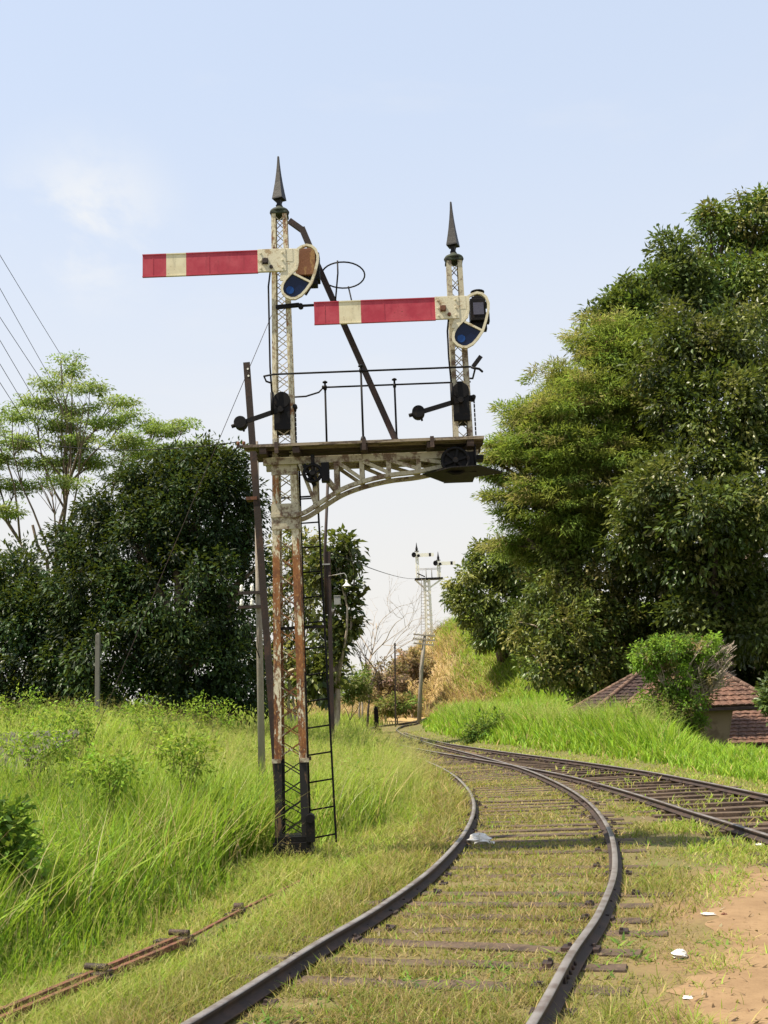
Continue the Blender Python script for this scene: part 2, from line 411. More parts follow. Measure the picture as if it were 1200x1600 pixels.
def sand_dist(x, y):
    d = np.full(x.shape, 9.0)
    for e in SAND_EDGE[::4]: d = np.minimum(d, np.hypot(x - e[0], y - e[1]))
    return d
def in_sand(x, y):
    ex, ey = SAND_EDGE[:, 0], SAND_EDGE[:, 1]
    px_ = np.concatenate([ex, [9, 9]]); py_ = np.concatenate([ey, [ey[-1], -2]])
    inside = np.zeros(x.shape, bool); j = len(px_) - 1
    for i in range(len(px_)):
        c = ((py_[i] > y) != (py_[j] > y)) & (x < (px_[j] - px_[i]) * (y - py_[i]) / (py_[j] - py_[i] + 1e-12) + px_[i])
        inside ^= c; j = i
    return inside

make_ground()
RAIL_TOP, SLP = 0.118, 0.026
def resample(C, step):
    d = np.concatenate([[0], np.cumsum(np.linalg.norm(np.diff(C, axis=0), axis=1))])
    s = np.arange(0, d[-1], step)
    P = np.column_stack([np.interp(s, d, C[:, 0]), np.interp(s, d, C[:, 1])])
    T = np.gradient(P, axis=0); T /= np.linalg.norm(T, axis=1)[:, None]
    return P, T
def make_rail(P, T, off, parent, dz=0.0):
    h = RAIL_TOP - SLP
    prof = [(-0.062, 0), (0.062, 0), (0.062, 0.012), (0.012, 0.024), (0.010, h - 0.040), (0.027, h - 0.026), (0.028, h - 0.007), (0.020, h), (-0.020, h), (-0.028, h - 0.007), (-0.027, h - 0.026), (-0.010, h - 0.040), (-0.012, 0.024), (-0.062, 0.012)]
    Nn = np.column_stack([T[:, 1], -T[:, 0]]); C = P + Nn * off
    k = len(prof); V = []
    zg = H(C[:, 0], C[:, 1])
    for u, z in prof: V.append(np.column_stack([C + Nn * u, zg + SLP + z + dz]))
    V = np.stack(V, 1).reshape(-1, 3); n = len(P)
    i = np.arange(n - 1)[:, None] * k; j = np.arange(k)[None]
    F = np.stack([i + j, i + (j + 1) % k, i + k + (j + 1) % k, i + k + j], -1).reshape(-1, 4)
    caps = np.array([list(range(k))[::-1], [(n - 1) * k + q for q in range(k)]])
    o = np_mesh('rail', V, [F, caps], M['rail'], None, parent)
    a = o.data.attributes.new('head', 'FLOAT', 'FACE')
    isT = np.concatenate([np.tile(np.isin(np.arange(k), [6, 7, 8]).astype(np.float32), n - 1), [0, 0]])
    a.data.foreach_set('value', isT.astype(np.float32))
    return o
def make_track(C, label, n_max, step, ymax, skip=None, dz=0.0):
    P, T = resample(C, 0.25)
    root = thing('railway_track', (P[0][0], P[0][1], 0), label, 'railway track')
    for off in (-0.872, 0.872):
        make_rail(P, T, off, root, dz)
        for j in range(26 if off < 0 else 34, len(P) - 60, 44):
            c = P[j] + np.array([T[j][1], -T[j][0]]) * off; zz = Hz(*c) + SLP + 0.044; d = Vector((T[j][0], T[j][1], 0)); nn_ = Vector((T[j][1], -T[j][0], 0)); cc = Vector((c[0], c[1], zz))
            mb = MB()
            for sd_ in (-1, 1):
                mb.bar(cc - d * 0.24 + nn_ * 0.020 * sd_, cc + d * 0.24 + nn_ * 0.020 * sd_, 0.016, 0.062, (0, 0, 1))
                for q_ in (-0.17, -0.06, 0.06, 0.17): mb.cyl(cc + d * q_ + nn_ * 0.026 * sd_, cc + d * q_ + nn_ * 0.045 * sd_, 0.014, 6)
            mb.build('fishplate', M['rust_dark'], root)
    Q, U = resample(C, step); cnt = 0
    proto = None
    for p, t in zip(Q, U):
        if p[1] < 3.0 or p[1] > ymax or cnt >= n_max: continue
        if skip and skip(p): continue
        if cnt % 3 == 0:
            mb = MB(); L = 1.30 + random.uniform(-0.10, 0.12)
            w = random.uniform(0.085, 0.105)
            n = 9; vs = []
            for i in range(n):
                x = -L + 2 * L * i / (n - 1)
                j1, j2, jz = random.uniform(-.012, .012), random.uniform(-.012, .012), random.uniform(-.006, .004)
                vs += [(x, -w + j1, -0.10), (x, -w + j1, jz - 0.006), (x, -w * 0.45, jz + 0.002), (x, w * 0.45, jz + random.uniform(-.006, .002)), (x, w + j2, jz - 0.006), (x, w + j2, -0.10)]
            fs = []
            for i in range(n - 1):
                for q in range(5): fs.append((i * 6 + q, i * 6 + 6 + q, i * 6 + 7 + q, i * 6 + q + 1))
            fs += [(0, 1, 2, 3, 4, 5), tuple((n - 1) * 6 + q for q in range(6))[::-1]]
            mb.add(vs, fs)
            for u in (-0.872, 0.872):
                for e in (-0.095, 0.095):
                    mb.box((u + e - 0.032, -0.06, -0.01), (u + e + 0.032, 0.06, 0.016), 1); mb.box((u + e * 0.85 - 0.012, -0.035, 0.016), (u + e * 0.85 + 0.012, -0.01, 0.034), 1)
            proto = mb.build('sleeper', [M['sleeper'], M['rust_dark']]); proto.parent = root; o = proto
        else:
            o = proto.copy(); COL.objects.link(o); o.parent = root
        sh = random.uniform(-0.12, 0.12)
        o.location = (p[0] - root.location.x + t[1] * sh, p[1] - root.location.y - t[0] * sh, Hz(p[0], p[1]) + SLP - 0.003 + (random.uniform(-0.036, -0.018) if random.random() < 0.18 else random.uniform(-0.010, 0.0)))
        o.rotation_euler = (random.uniform(-.02, .02), 0, math.atan2(-t[0], t[1]) + random.uniform(-0.05, 0.05) + (math.pi if random.random() < .5 else 0))
        cnt += 1
    return root
make_track(CA, 'single grassy railway track curving from the bottom of the photo past the signal', 100, 0.52, 77)
make_track(CB, 'second railway track with dark exposed sleepers joining from the right edge', 90, 0.66, 56, skip=lambda p: p[1] < 11.0 or abs(dA(np.array(p[0]), np.array(p[1]))) < 1.0, dz=-0.002)

# ------------------------------------------------------------------ grass (uncountable: stuff)
def wedge(n, r0, r1, a0=-31, a1=31):
    r = np.exp(RNG.uniform(math.log(r0), math.log(r1), n)); th = np.radians(RNG.uniform(a0, a1, n))
    return r * np.sin(th), r * np.cos(th), r
def palette(n, cols, w):
    k = RNG.choice(len(cols), n, p=np.array(w) / sum(w)); c = np.array(cols)[k]
    return c * RNG.uniform(0.75, 1.25, (n, 1)) * RNG.uniform(0.92, 1.08, (n, 3))
def blades(x, y, z, h, w, lean, col, bend=0.5, segs=3, az=None):
    n = len(x)
    az = RNG.uniform(0, 2 * np.pi, n) if az is None else az
    d = np.stack([np.cos(az), np.sin(az), np.zeros(n)], -1)
    fa = az + np.pi / 2 + RNG.uniform(-0.9, 0.9, n)
    side = np.stack([np.cos(fa), np.sin(fa), np.zeros(n)], -1)
    base = np.stack([x, y, z - 0.02], -1)
    V = []; ts = np.linspace(0, 1, segs + 1)
    bd = bend * RNG.uniform(0.3, 1.7, n)
    for t in ts:
        horiz = (lean * t + bd * t * t) * h
        up = (t - 0.35 * bd * t ** 3) * h
        c = base + d * horiz[:, None] + np.array([0, 0, 1.0]) * up[:, None]
        if t < 1:
            ww = w * (1 - t ** 1.6) * (0.75 if t == 0 else 1.0) * 0.5
            V += [c - side * ww[:, None], c + side * ww[:, None]]
        else: V.append(c)
    k = 2 * segs + 1
    V = np.stack(V, 1).reshape(-1, 3); b = (np.arange(n) * k)[:, None]
    quads = [b + np.array([[2 * s, 2 * s + 1, 2 * s + 3, 2 * s + 2]]) for s in range(segs - 1)]
    Q = np.concatenate(quads) if quads else np.zeros((0, 4), int)
    T = b + np.array([[2 * segs - 2, 2 * segs - 1, 2 * segs]])
    return V, Q, T, np.repeat(col, k, axis=0)
def leaves(P, D, L, W, col, up=None):
    """folded diamond leaves at P pointing along D"""
    n = len(P)
    D = D / (np.linalg.norm(D, axis=1, keepdims=True) + 1e-9)
    s = np.cross(D, RNG.normal(0, 1, (n, 3)) * 0.6 + np.array([0, 0, 1.0])); s /= (np.linalg.norm(s, axis=1, keepdims=True) + 1e-9)
    nn = np.cross(s, D)
    L = L[:, None]; W = W[:, None]
    v0 = P; v2 = P + D * L - nn * L * 0.12
    mid = P + D * L * 0.45
    v1 = mid + s * W * 0.5 + nn * W * 0.12; v3 = mid - s * W * 0.5 + nn * W * 0.12
    V = np.stack([v0, v1, v2, v3], 1).reshape(-1, 3)
    F = (np.arange(n) * 4)[:, None] + np.array([[0, 1, 2], ]); F2 = (np.arange(n) * 4)[:, None] + np.array([[0, 2, 3]])
    return V, np.concatenate([F, F2]), np.repeat(col, 4, axis=0)
class Stuff:
    def __init__(s): s.V = []; s.Q = []; s.T = []; s.C = []; s.n = 0
    def add(s, V, Q, T, C):
        s.V.append(V); s.Q.append(Q + s.n); s.T.append(T + s.n); s.C.append(C); s.n += len(V)
    def build(s, name, mat, parent=None):
        fs = [f for f in (np.concatenate(s.Q), np.concatenate(s.T)) if len(f)]
        return np_mesh(name, np.concatenate(s.V), fs, mat, np.concatenate(s.C), parent)
def panicles(st, x, y, z, h, col, hairs=22, spread=0.16, wr=None):
    """fine flowering grass: a thin stalk with a loose head of hair-thin spikelets"""
    n = len(x); az = RNG.uniform(0, 2 * np.pi, n); lean = RNG.uniform(0.02, 0.25, n)
    st.add(*blades(x, y, z, h, wr * 1.2, lean, col, 0.25, 2, az))
    d = np.stack([np.cos(az), np.sin(az), np.zeros(n)], -1)
    k = hairs; t = RNG.uniform(0.62, 1.0, (n, k))
    root = np.stack([x, y, z], -1)[:, None, :] + d[:, None, :] * ((lean[:, None] * t + 0.25 * t * t) * h[:, None])[..., None]
    root[..., 2] += t * h[:, None] * 0.97
    v = RNG.normal(0, 1, (n, k, 3)); v[..., 2] = np.abs(v[..., 2]) * 0.5 + 0.15; v /= np.linalg.norm(v, axis=-1, keepdims=True)
    tip = root + v * (spread * (1.15 - t) * 1.6 * RNG.uniform(0.5, 1.4, (n, k)))[..., None]
    s_ = np.cross(v, RNG.normal(0, 1, (n, k, 3))); s_ /= np.linalg.norm(s_, axis=-1, keepdims=True)
    s_ *= (wr[:, None] * 0.8)[..., None]
    V = np.stack([root - s_ * 0.4, root + s_ * 0.4, tip], 2).reshape(-1, 3)
    m = n * k; T = (np.arange(m) * 3)[:, None] + np.array([[0, 1, 2]])
    st.add(V, np.zeros((0, 4), int), T, np.repeat(np.repeat(col, k, axis=0), 3, axis=0))

G_BRIGHT = (0.24, 0.42, 0.030); G_LIME = (0.33, 0.47, 0.055); G_OLIVE = (0.27, 0.30, 0.065); G_DRY = (0.55, 0.46, 0.19); G_DARK = (0.11, 0.23, 0.025); G_TAN = (0.46, 0.33, 0.15)
def tall_edge(y): return np.interp(y, [0, 7, 11, 13.5, 16, 24, 40, 70], [-2.45, -2.45, -2.6, -2.5, -1.9, -1.55, -1.35, -1.3])
def make_tall_left():
    st = Stuff()
    x, y, r = wedge(400000, 3.6, 75, -33, 12)
    a = dA(x, y); e = tall_edge(y)
    inn = (e - a)
    keep = (inn > RNG.uniform(-0.15, 0.5, len(x)) ** 1) & (RNG.random(len(x)) < 0.55 + 0.6 * pnoise(x, y, 1.1, 0.4)) & (y < 78)
    x, y, r, inn = x[keep], y[keep], r[keep], inn[keep]
    foot = np.hypot(x + 1.14, (y - 11.6) * 0.8); kf = foot > 0.75
    x, y, r, inn = x[kf], y[kf], r[kf], inn[kf]
    n = len(x); ramp_ = smooth01((inn + 0.1) / 1.1)
    h = (0.22 + 0.60 * ramp_) * RNG.uniform(0.55, 1.25, n) * (0.75 + 0.5 * pnoise(x, y, 0.8, 2.0))
    h *= np.where(y > 30, 1.15, 1.0)
    w = np.clip(0.0016 * r, 0.007, 0.06) * RNG.uniform(0.7, 1.6, n)
    zone = pnoise(x, y, 0.45, 5.0)[:, None]
    col = palette(n, [G_BRIGHT, G_LIME, G_DARK, G_OLIVE, G_DRY], [5, 2.6, 1.8, 1.2, 0.5])
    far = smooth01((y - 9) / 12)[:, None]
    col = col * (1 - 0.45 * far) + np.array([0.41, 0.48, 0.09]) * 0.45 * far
    col *= 0.85 + 0.3 * zone
    near = r < 14
    for m, segs in ((near, 4), (~near, 3)):
        st.add(*blades(x[m], y[m], H(x[m], y[m]), h[m], w[m], RNG.uniform(0.0, 0.26, m.sum()), col[m], 0.30, segs))
    # broad arching blades
    x, y, r = wedge(12000, 4.2, 20, -33, 6); inn = tall_edge(y) - dA(x, y); k = inn > 0.5; x, y, r = x[k], y[k], r[k]; n = len(x)
    st.add(*blades(x, y, H(x, y), RNG.uniform(0.6, 1.15, n), RNG.uniform(0.014, 0.03, n), RNG.uniform(0.0, 0.25, n), palette(n, [G_LIME, G_BRIGHT, (0.40, 0.48, 0.12)], [2, 2, 1]), 0.6, 5))
    # dead stalks leaning among the green
    x, y, r = wedge(9000, 4.4, 34, -33, 8); inn = tall_edge(y) - dA(x, y); k = inn > 0.3; x, y, r = x[k], y[k], r[k]; n = len(x)
    st.add(*blades(x, y, H(x, y), RNG.uniform(0.5, 1.15, n), np.clip(0.0010 * r, 0.004, 0.02), RNG.uniform(0.0, 0.8, n), palette(n, [(0.55, 0.45, 0.22), (0.42, 0.30, 0.15), (0.62, 0.56, 0.34)], [3, 2, 1]), 0.3, 3))
    tag(st.build('tall_grass', M['blade']), 'tall lush green grass filling the left side below the signal', None, None, 'stuff')
    st = Stuff()
    x, y, r = wedge(26000, 9, 62, -30, 8); inn = tall_edge(y) - dA(x, y)
    k = (inn > -0.1) & (RNG.random(len(x)) < smooth01((y - 10) / 8) * (0.25 + pnoise(x, y, 0.6, 1.0)))
    x, y, r = x[k], y[k], r[k]; n = len(x)
    panicles(st, x, y, H(x, y), RNG.uniform(0.75, 1.25, n), palette(n, [(0.52, 0.49, 0.16), (0.42, 0.47, 0.12), (0.56, 0.45, 0.2)], [3, 3, 1]), 20, 0.17, np.clip(0.00022 * r, 0.0022, 0.012))
    tag(st.build('flowering_grass', M['blade']), 'pale feathery seeding grass heads rising out of the left grass', None, None, 'stuff')
make_tall_left()
SLEEPER_SEEN = RNG.random(400) < 0.82
def on_sleeper(x, y, a):
    d = np.concatenate([[0], np.cumsum(np.linalg.norm(np.diff(CA, axis=0), axis=1))])
    sl = np.interp(y, CA[:, 1], np.gradient(CA[:, 0], CA[:, 1])); yc = y + a * sl / np.sqrt(1 + sl * sl)
    s = np.interp(yc, CA[:, 1], d); k = np.round(s / 0.52).astype(int)
    patch = pnoise(x, y, 1.4, 2.2) + 0.25 * np.sin(k * 2.4 + x * 3)
    return (np.abs(s / 0.52 - k) * 0.52 < 0.12) & SLEEPER_SEEN[np.clip(k, 0, 399)] & (np.abs(a) < np.where(k % 4 == 1, 1.42, 0.95)) & (patch > 0.16)
def make_herbs():
    x, y, r = wedge(5200, 4.6, 34, -33, 8); inn = tall_edge(y) - dA(x, y)
    k = (inn > 0.35) & (RNG.random(len(x)) < smooth01((pnoise(x, y, 0.9, 6.0) - 0.42) / 0.25) * np.where(y < 9, 0.35, 0.9)); x, y, r = x[k], y[k], r[k]; m = len(x)
    per = 20; hh = RNG.uniform(0.35, 0.95, m) * smooth01((inn[k] + 0.3) / 1.2)
    t = RNG.uniform(0.25, 1.0, (m, per)); az = RNG.uniform(0, 2 * np.pi, (m, per)); sp_ = RNG.uniform(0.02, 0.20, (m, per)) * (1.2 - 0.5 * t)
    P = np.stack([x[:, None] + np.cos(az) * sp_, y[:, None] + np.sin(az) * sp_, H(x, y)[:, None] + hh[:, None] * t], -1).reshape(-1, 3)
    D = np.stack([np.cos(az), np.sin(az), RNG.uniform(-0.5, 0.7, (m, per))], -1).reshape(-1, 3)
    n = len(P); sz = np.repeat(np.clip(0.0055 * r, 0.045, 0.13), per)
    c = np.repeat(palette(m, [(0.13, 0.24, 0.03), (0.20, 0.33, 0.04), (0.28, 0.38, 0.06), (0.09, 0.16, 0.03)], [3, 3, 2, 1.4]), per, axis=0) * RNG.uniform(0.8, 1.25, (n, 1))
    V, F, C = leaves(P, D, sz * RNG.uniform(0.7, 1.4, n), sz * 0.5 * RNG.uniform(0.7, 1.3, n), c)
    o = np_mesh('wild_herbs', V, [F], M['leaf_soft'], C)
    tag(o, 'mixed leafy herbs tangled through the tall left grass', None, None, 'stuff')
make_herbs()
def make_short():
    st = Stuff()
    x, y, r = wedge(760000, 4.4, 60, -30, 31)
    a, b = dA(x, y), dB(x, y); e = tall_edge(y)
    n = len(x); u = RNG.random(n)
    verge = (a < -0.98) & (a > e - 0.4)
    four = np.abs(a) < 0.98
    right = (a >= 0.98) & (b < -1.0)
    sid = (np.abs(b) <= 1.0) & (a > 0.9)
    rv = (b > 1.0) & (b < 2.6) & (y > 11)
    pn = pnoise(x, y, 2.3, 3.0) * 0.6 + pnoise(x, y, 6.1, 1.0) * 0.4
    dens = np.zeros(n)
    dens = np.where(verge, 0.9, dens)
    dens = np.where(four, (0.35 + 0.6 * smooth01((pn - 0.15) / 0.5)) * np.where(np.abs(a) > 0.6, 1.1, 0.85), dens)
    dens = np.where(right, smooth01((pn - 0.18) / 0.45) * 0.85, dens)
    dens = np.where(sid, 0.20 * smooth01((pn - 0.5) / 0.3), dens)
    dens = np.where(rv, 0.5, dens)
    dens = np.where((np.abs(np.abs(a) - 0.872) < 0.07), 0, dens)
    dens = np.where((np.abs(np.abs(b) - 0.872) < 0.07) & (a > 0.98), 0, dens)
    dens = np.where(on_sleeper(x, y, a), dens * 0.07, dens)
    rod = np.array([(p_.x, p_.y) for p_ in (atz(290, 1470, 0.05), atz(372, 1425, 0.05), atz(440, 1392, 0.04), atz(510, 1357, 0.04), atz(566, 1329, 0.03))])
    rx = np.interp(y, rod[:, 1], rod[:, 0]); onrod = (np.abs(x - rx) < 0.13) & (y > rod[0, 1]) & (y < rod[-1, 1])
    dens = np.where(onrod, dens * 0.15, dens)
    s = in_sand(x, y)
    sd_ = sand_dist(x, y)
    dens = np.where(s, np.where(pn > 0.56, 0.5 * smooth01((0.32 - sd_) / 0.3), 0.006), dens)
    dens = np.where(~s & (x > 0.5), dens * (0.25 + 0.75 * smooth01(sd_ / 0.9)), dens)
    dens = np.where(y > 68, 0, dens)
    k = u < dens; x, y, r, a, b, verge, four = x[k], y[k], r[k], a[k], b[k], verge[k], four[k]
    n = len(x)
    h = RNG.uniform(0.03, 0.12, n) * (0.6 + 0.9 * pnoise(x, y, 1.7, 0.3))
    h = np.where(verge, RNG.uniform(0.05, 0.17, n) * (0.6 + 1.0 * pnoise(x, y, 0.9, 1.3)) * (1 + 0.9 * smooth01((y - 12) / 10)), h)
    h = np.where(four, h * 0.66 + 0.012, h)
    h = np.where((np.abs(a) > 0.98) & (np.abs(a) < 1.15), h * 0.7, h)
    w = np.clip(0.00115 * r, 0.004, 0.04) * RNG.uniform(0.6, 1.5, n)
    col = palette(n, [G_OLIVE, (0.36, 0.34, 0.09), G_LIME, G_DRY, G_BRIGHT, G_TAN], [4, 3.5, 2, 2.0, 1.3, 0.6])
    c4 = palette(n, [G_OLIVE, (0.30, 0.27, 0.085), G_DRY, G_TAN, G_BRIGHT, (0.24, 0.17, 0.08)], [3.5, 3.5, 1.8, 1.6, 0.9, 1.6])
    col = np.where((four | (np.abs(a) < 1.6))[:, None], c4 * np.array([0.84, 0.76, 0.85]), col)
    gm = pnoise(x, y, 1.2, 4.0)[:, None] * np.where(four, 0.5, 1.0)[:, None]
    col = col * (1 - 0.25 * gm) + np.array(G_BRIGHT) * 0.25 * gm
    st.add(*blades(x, y, H(x, y), h, w, RNG.uniform(0.0, 0.9, n), col, 0.5, 2))
    tag(st.build('short_grass', M['blade']), 'short dry olive grass growing over the track bed and its verges', None, None, 'stuff')
    st = Stuff()
    x, y, r = wedge(9000, 5, 40, -28, 12); a = dA(x, y)
    k = (a < -1.15) & (a > tall_edge(y) - 0.3) & (RNG.random(len(x)) < 0.8); x, y, r = x[k], y[k], r[k]; n = len(x)
    panicles(st, x, y, H(x, y), RNG.uniform(0.18, 0.42, n) * (1 + smooth01((y - 12) / 10)), palette(n, [(0.55, 0.48, 0.19), (0.45, 0.44, 0.13), (0.56, 0.42, 0.2)], [3, 3, 1]), 12, 0.09, np.clip(0.00024 * r, 0.0015, 0.01))
    tag(st.build('seeding_grass', M['blade']), 'thin yellowish seeding grass on the verge left of the rail', None, None, 'stuff')
    # low leafy weeds
    st = Stuff()
    x, y, r = wedge(3800, 4.6, 26, -28, 30); a, b = dA(x, y), dB(x, y)
    ok = ~in_sand(x, y) & (RNG.random(len(x)) < smooth01((pnoise(x, y, 1.9, 7.0) - 0.45) / 0.3)) & (np.abs(np.abs(a) - 0.872) > 0.12) & (np.abs(b) > 1.05) & (a > tall_edge(y) - 0.5)
    x, y, r = x[ok], y[ok], r[ok]
    x = np.repeat(x, 7) + RNG.normal(0, 0.045, len(x) * 7); y = np.repeat(y, 7) + RNG.normal(0, 0.045, len(y) * 7); r = np.repeat(r, 7); n = len(x)
    st.add(*blades(x, y, H(x, y), RNG.uniform(0.03, 0.09, n), RNG.uniform(0.012, 0.032, n), RNG.uniform(0.3, 1.2, n), palette(n, [(0.15, 0.27, 0.04), (0.10, 0.19, 0.035), (0.26, 0.34, 0.06)], [2, 2, 1]), 0.8, 3))
    tag(st.build('low_weeds', M['blade']), 'small broad leaved weeds dotted along the track edges', None, None, 'stuff')
make_short()
def make_right_bank():
    st = Stuff()
    x, y, r = wedge(230000, 16, 70, -2, 31)
    b = dB(x, y); k = (b > 2.0 + 0.5 * RNG.random(len(x))) & (b < 14) & (y < 78) & (RNG.random(len(x)) < 0.5 + 0.6 * pnoise(x, y, 0.9, 2.0))
    k &= (y < 56) | (dA(x, y) > 1.6)
    x, y, r, b = x[k], y[k], r[k], b[k]; n = len(x)
    lowf = smooth01((0.285 - x / y) / 0.07); h = (0.28 + (0.20 + 0.75 * lowf) * smooth01((b - 2.0) / 2.0)) * RNG.uniform(0.55, 1.2, n) * (0.75 + 0.5 * pnoise(x, y, 0.7, 1.0))
    w = np.clip(0.0014 * r, 0.01, 0.09) * RNG.uniform(0.7, 1.5, n)
    col = palette(n, [G_BRIGHT, G_LIME, G_DARK, G_DRY], [5, 3, 1.2, 0.5])
    st.add(*blades(x, y, H(x, y), h, w, RNG.uniform(0.02, 0.35, n), col, 0.4, 3))
    tag(st.build('bank_grass', M['blade']), 'bright green tall grass bank behind the second track', None, None, 'stuff')
    st = Stuff()
    x, y, r = wedge(15000, 20, 62, -1, 31); b = dB(x, y)
    k = (b > 2.7) & (b < 9) & (x / y < 0.25) & (RNG.random(len(x)) < 0.2 + pnoise(x, y, 0.5, 3.0) * smooth01((26 - x * 1.5) / 14 + 0.2)) & ((y < 56) | (dA(x, y) > 2.0))
    x, y, r = x[k], y[k], r[k]; n = len(x)
    panicles(st, x, y, H(x, y), RNG.uniform(1.0, 1.55, n), palette(n, [(0.48, 0.48, 0.15), (0.38, 0.46, 0.12), (0.54, 0.46, 0.2)], [3, 3, 1]), 20, 0.24, np.clip(0.00022 * r, 0.003, 0.014))
    tag(st.build('feathery_bank_grass', M['blade']), 'pale feathery seed heads along the top of the right grass bank', None, None, 'stuff')
    st = Stuff()
    x, y, r = wedge(150000, 66, 118, -12, 16)
    k = (H(x, y) > 0.6) & (dA(x, y) < 99); x, y, r = x[k], y[k], r[k]; n = len(x)
    t = smooth01((x - 4.2 + 3 * (pnoise(x, y, 0.4, 1.0) - 0.5)) / 3.0)
    c1 = palette(n, [(0.50, 0.36, 0.17), (0.38, 0.24, 0.14), (0.24, 0.15, 0.11), (0.58, 0.46, 0.24)], [3, 2, 1.6, 1.5]); c2 = palette(n, [(0.24, 0.33, 0.045), (0.30, 0.34, 0.07), G_BRIGHT], [3, 2, 2])
    pick = (RNG.random(n) < t)[:, None]
    st.add(*blades(x, y, H(x, y), RNG.uniform(0.25, 0.8, n) * (0.5 + 1.3 * pnoise(x, y, 1.1, 2.0)), RNG.uniform(0.04, 0.12, n), RNG.uniform(0.0, 0.7, n), np.where(pick, c2, c1), 0.7, 2))
    tag(st.build('dry_hill_grass', M['blade']), 'straw coloured and green grass covering the far hillside', None, None, 'stuff')
make_right_bank()

# ------------------------------------------------------------------ trees
def branch_path(p, q, sag=0.12, n=5):
    p, q = Vector(p), Vector(q); L = (q - p).length
    k = Vector((random.uniform(-1, 1), random.uniform(-1, 1), random.uniform(-.3, 1))) * L * sag
    return [p.lerp(q, i / n) + k * math.sin(math.pi * i / n) + Vector((random.uniform(-1, 1), random.uniform(-1, 1), random.uniform(-1, 1))) * L * 0.02 * (0 < i < n) for i in range(n + 1)]
def tree(name, label, cat, base, lobes, clumps, per, cr, L, W, cols, wts, group=None, mat='leaf', bark='bark', trunk_r=0.2, fork=0.3, droop=0.2, flat=1.0, shell=(0.55, 1.02), twig=0.0, limb_r=None, hide_trunk=False, tint=0.25, top=None, multi=1, mains=0):
    """lobes: (x,y,z,rx,ry,rz) big masses; each carries clumps of leaves near its surface"""
    base = Vector(base)
    root = thing(name, base, label, cat, group)
    lob = np.array(lobes, float)
    ctr = lob[:, :3].mean(0)
    lo = (lob[:, 2] - lob[:, 5]).min()
    tw = MB()
    fork_p = Vector((base.x * 0.5 + ctr[0] * 0.5, base.y * 0.5 + ctr[1] * 0.5, base.z + (ctr[2] - base.z) * fork))
    for mtr in range(multi):
        b0 = base + Vector((random.uniform(-.25, .25), random.uniform(-.25, .25), 0)) * (multi > 1)
        pth = branch_path(b0 - Vector((0, 0, 0.15)), fork_p, 0.05, 5)
        tw.tube(pth, [trunk_r * (1.35 - 0.5 * i / 5) / (multi ** 0.5) for i in range(6)], 10)
    sizes = lob[:, 3] * lob[:, 4] + lob[:, 4] * lob[:, 5] + lob[:, 3] * lob[:, 5]
    share = sizes / sizes.sum()
    CP = []; CN = []
    nodes = []
    if mains:
        pick = [int(np.argmax(lob[:, 2]))]
        while len(pick) < min(mains, len(lob)):
            dd = np.min([np.linalg.norm(lob[:, :3] - lob[p_, :3], axis=1) for p_ in pick], axis=0); pick.append(int(np.argmax(dd)))
        for p_ in pick:
            nd = fork_p.lerp(Vector(lob[p_, :3]), 0.55) + Vector((0, 0, -0.06 * abs(lob[p_, 0] - fork_p.x)))
            pth = branch_path(fork_p, nd, 0.09, 6); l0 = (limb_r or trunk_r * 0.5) * 1.5
            tw.tube(pth, [l0 * (1 - 0.45 * i / 6) for i in range(7)], 8); nodes.append((pth, l0 * 0.5))
    for l, s in zip(lob, share):
        c = l[:3]; rr = l[3:]
        lr = limb_r or trunk_r * 0.5
        q = Vector(c)
        st_, lr0 = fork_p, lr
        if nodes:
            bp, lr0 = min(nodes, key=lambda nd: (nd[0][-1] - q).length); st_ = random.choice(bp[3:])
        pth = branch_path(st_, q, 0.12, 6)
        tw.tube(pth, [lr0 * (1 - 0.72 * i / 6) for i in range(7)], 7)
        m = max(3, int(clumps * s))
        v = RNG.normal(0, 1, (m, 3)); v /= np.linalg.norm(v, axis=1, keepdims=True)
        rad = RNG.uniform(shell[0], shell[1], m)[:, None]
        p = c + v * rr * rad
        CP.append(p); CN.append(v)
        if twig:
            for a in p[:: max(1, int(1 / twig))]:
                st = pth[random.choice([3, 4, 5, 6])]
                tw.tube(branch_path(st, a, 0.10, 4), [lr0 * 0.34 * (1 - 0.2 * i) for i in range(5)], 5)
    CP = np.concatenate(CP); CN = np.concatenate(CN)
    m = len(CP)
    ct = palette(m, cols, wts)
    ct = ct / RNG.uniform(1 - tint, 1 + tint, (m, 1))
    csize = cr * RNG.uniform(0.6, 1.35, m)
    k = per
    g = RNG.normal(0, 1, (m, k, 3)); g /= np.linalg.norm(g, axis=-1, keepdims=True); g *= RNG.random((m, k, 1)) ** 0.5
    g[..., 2] *= flat
    P = (CP[:, None, :] + g * csize[:, None, None]).reshape(-1, 3)
    Dn = (g * 0.9 + CN[:, None, :] * 0.5 + RNG.normal(0, 0.45, (m, k, 3))).reshape(-1, 3); Dn[:, 2] -= droop
    n = len(P)
    c = np.repeat(ct, k, axis=0) * RNG.uniform(0.75, 1.3, (n, 1))
    ok = P[:, 2] > Hz(base.x, base.y) - 0.2
    P, Dn, c = P[ok], Dn[ok], c[ok]; n = len(P)
    V, F, C = leaves(P, Dn, L * RNG.uniform(0.45, 1.5, n), W * RNG.uniform(0.55, 1.4, n), c)
    if not hide_trunk: tw.build('trunk', M[bark], root)
    np_mesh('crown', V, [F], M[mat], C, root)
    return root
def lobe(px, py, Y, rpx, rpy=None, ry=None):
    """a leafy mass seen round photo position (px,py), rpx wide, standing at distance Y"""
    p = at(px, py, Y); s = Y / FPX * 1.0
    rpy = rpy or rpx
    return (p.x, p.y, p.z, rpx * s, (ry if ry is not None else rpx * s), rpy * s)
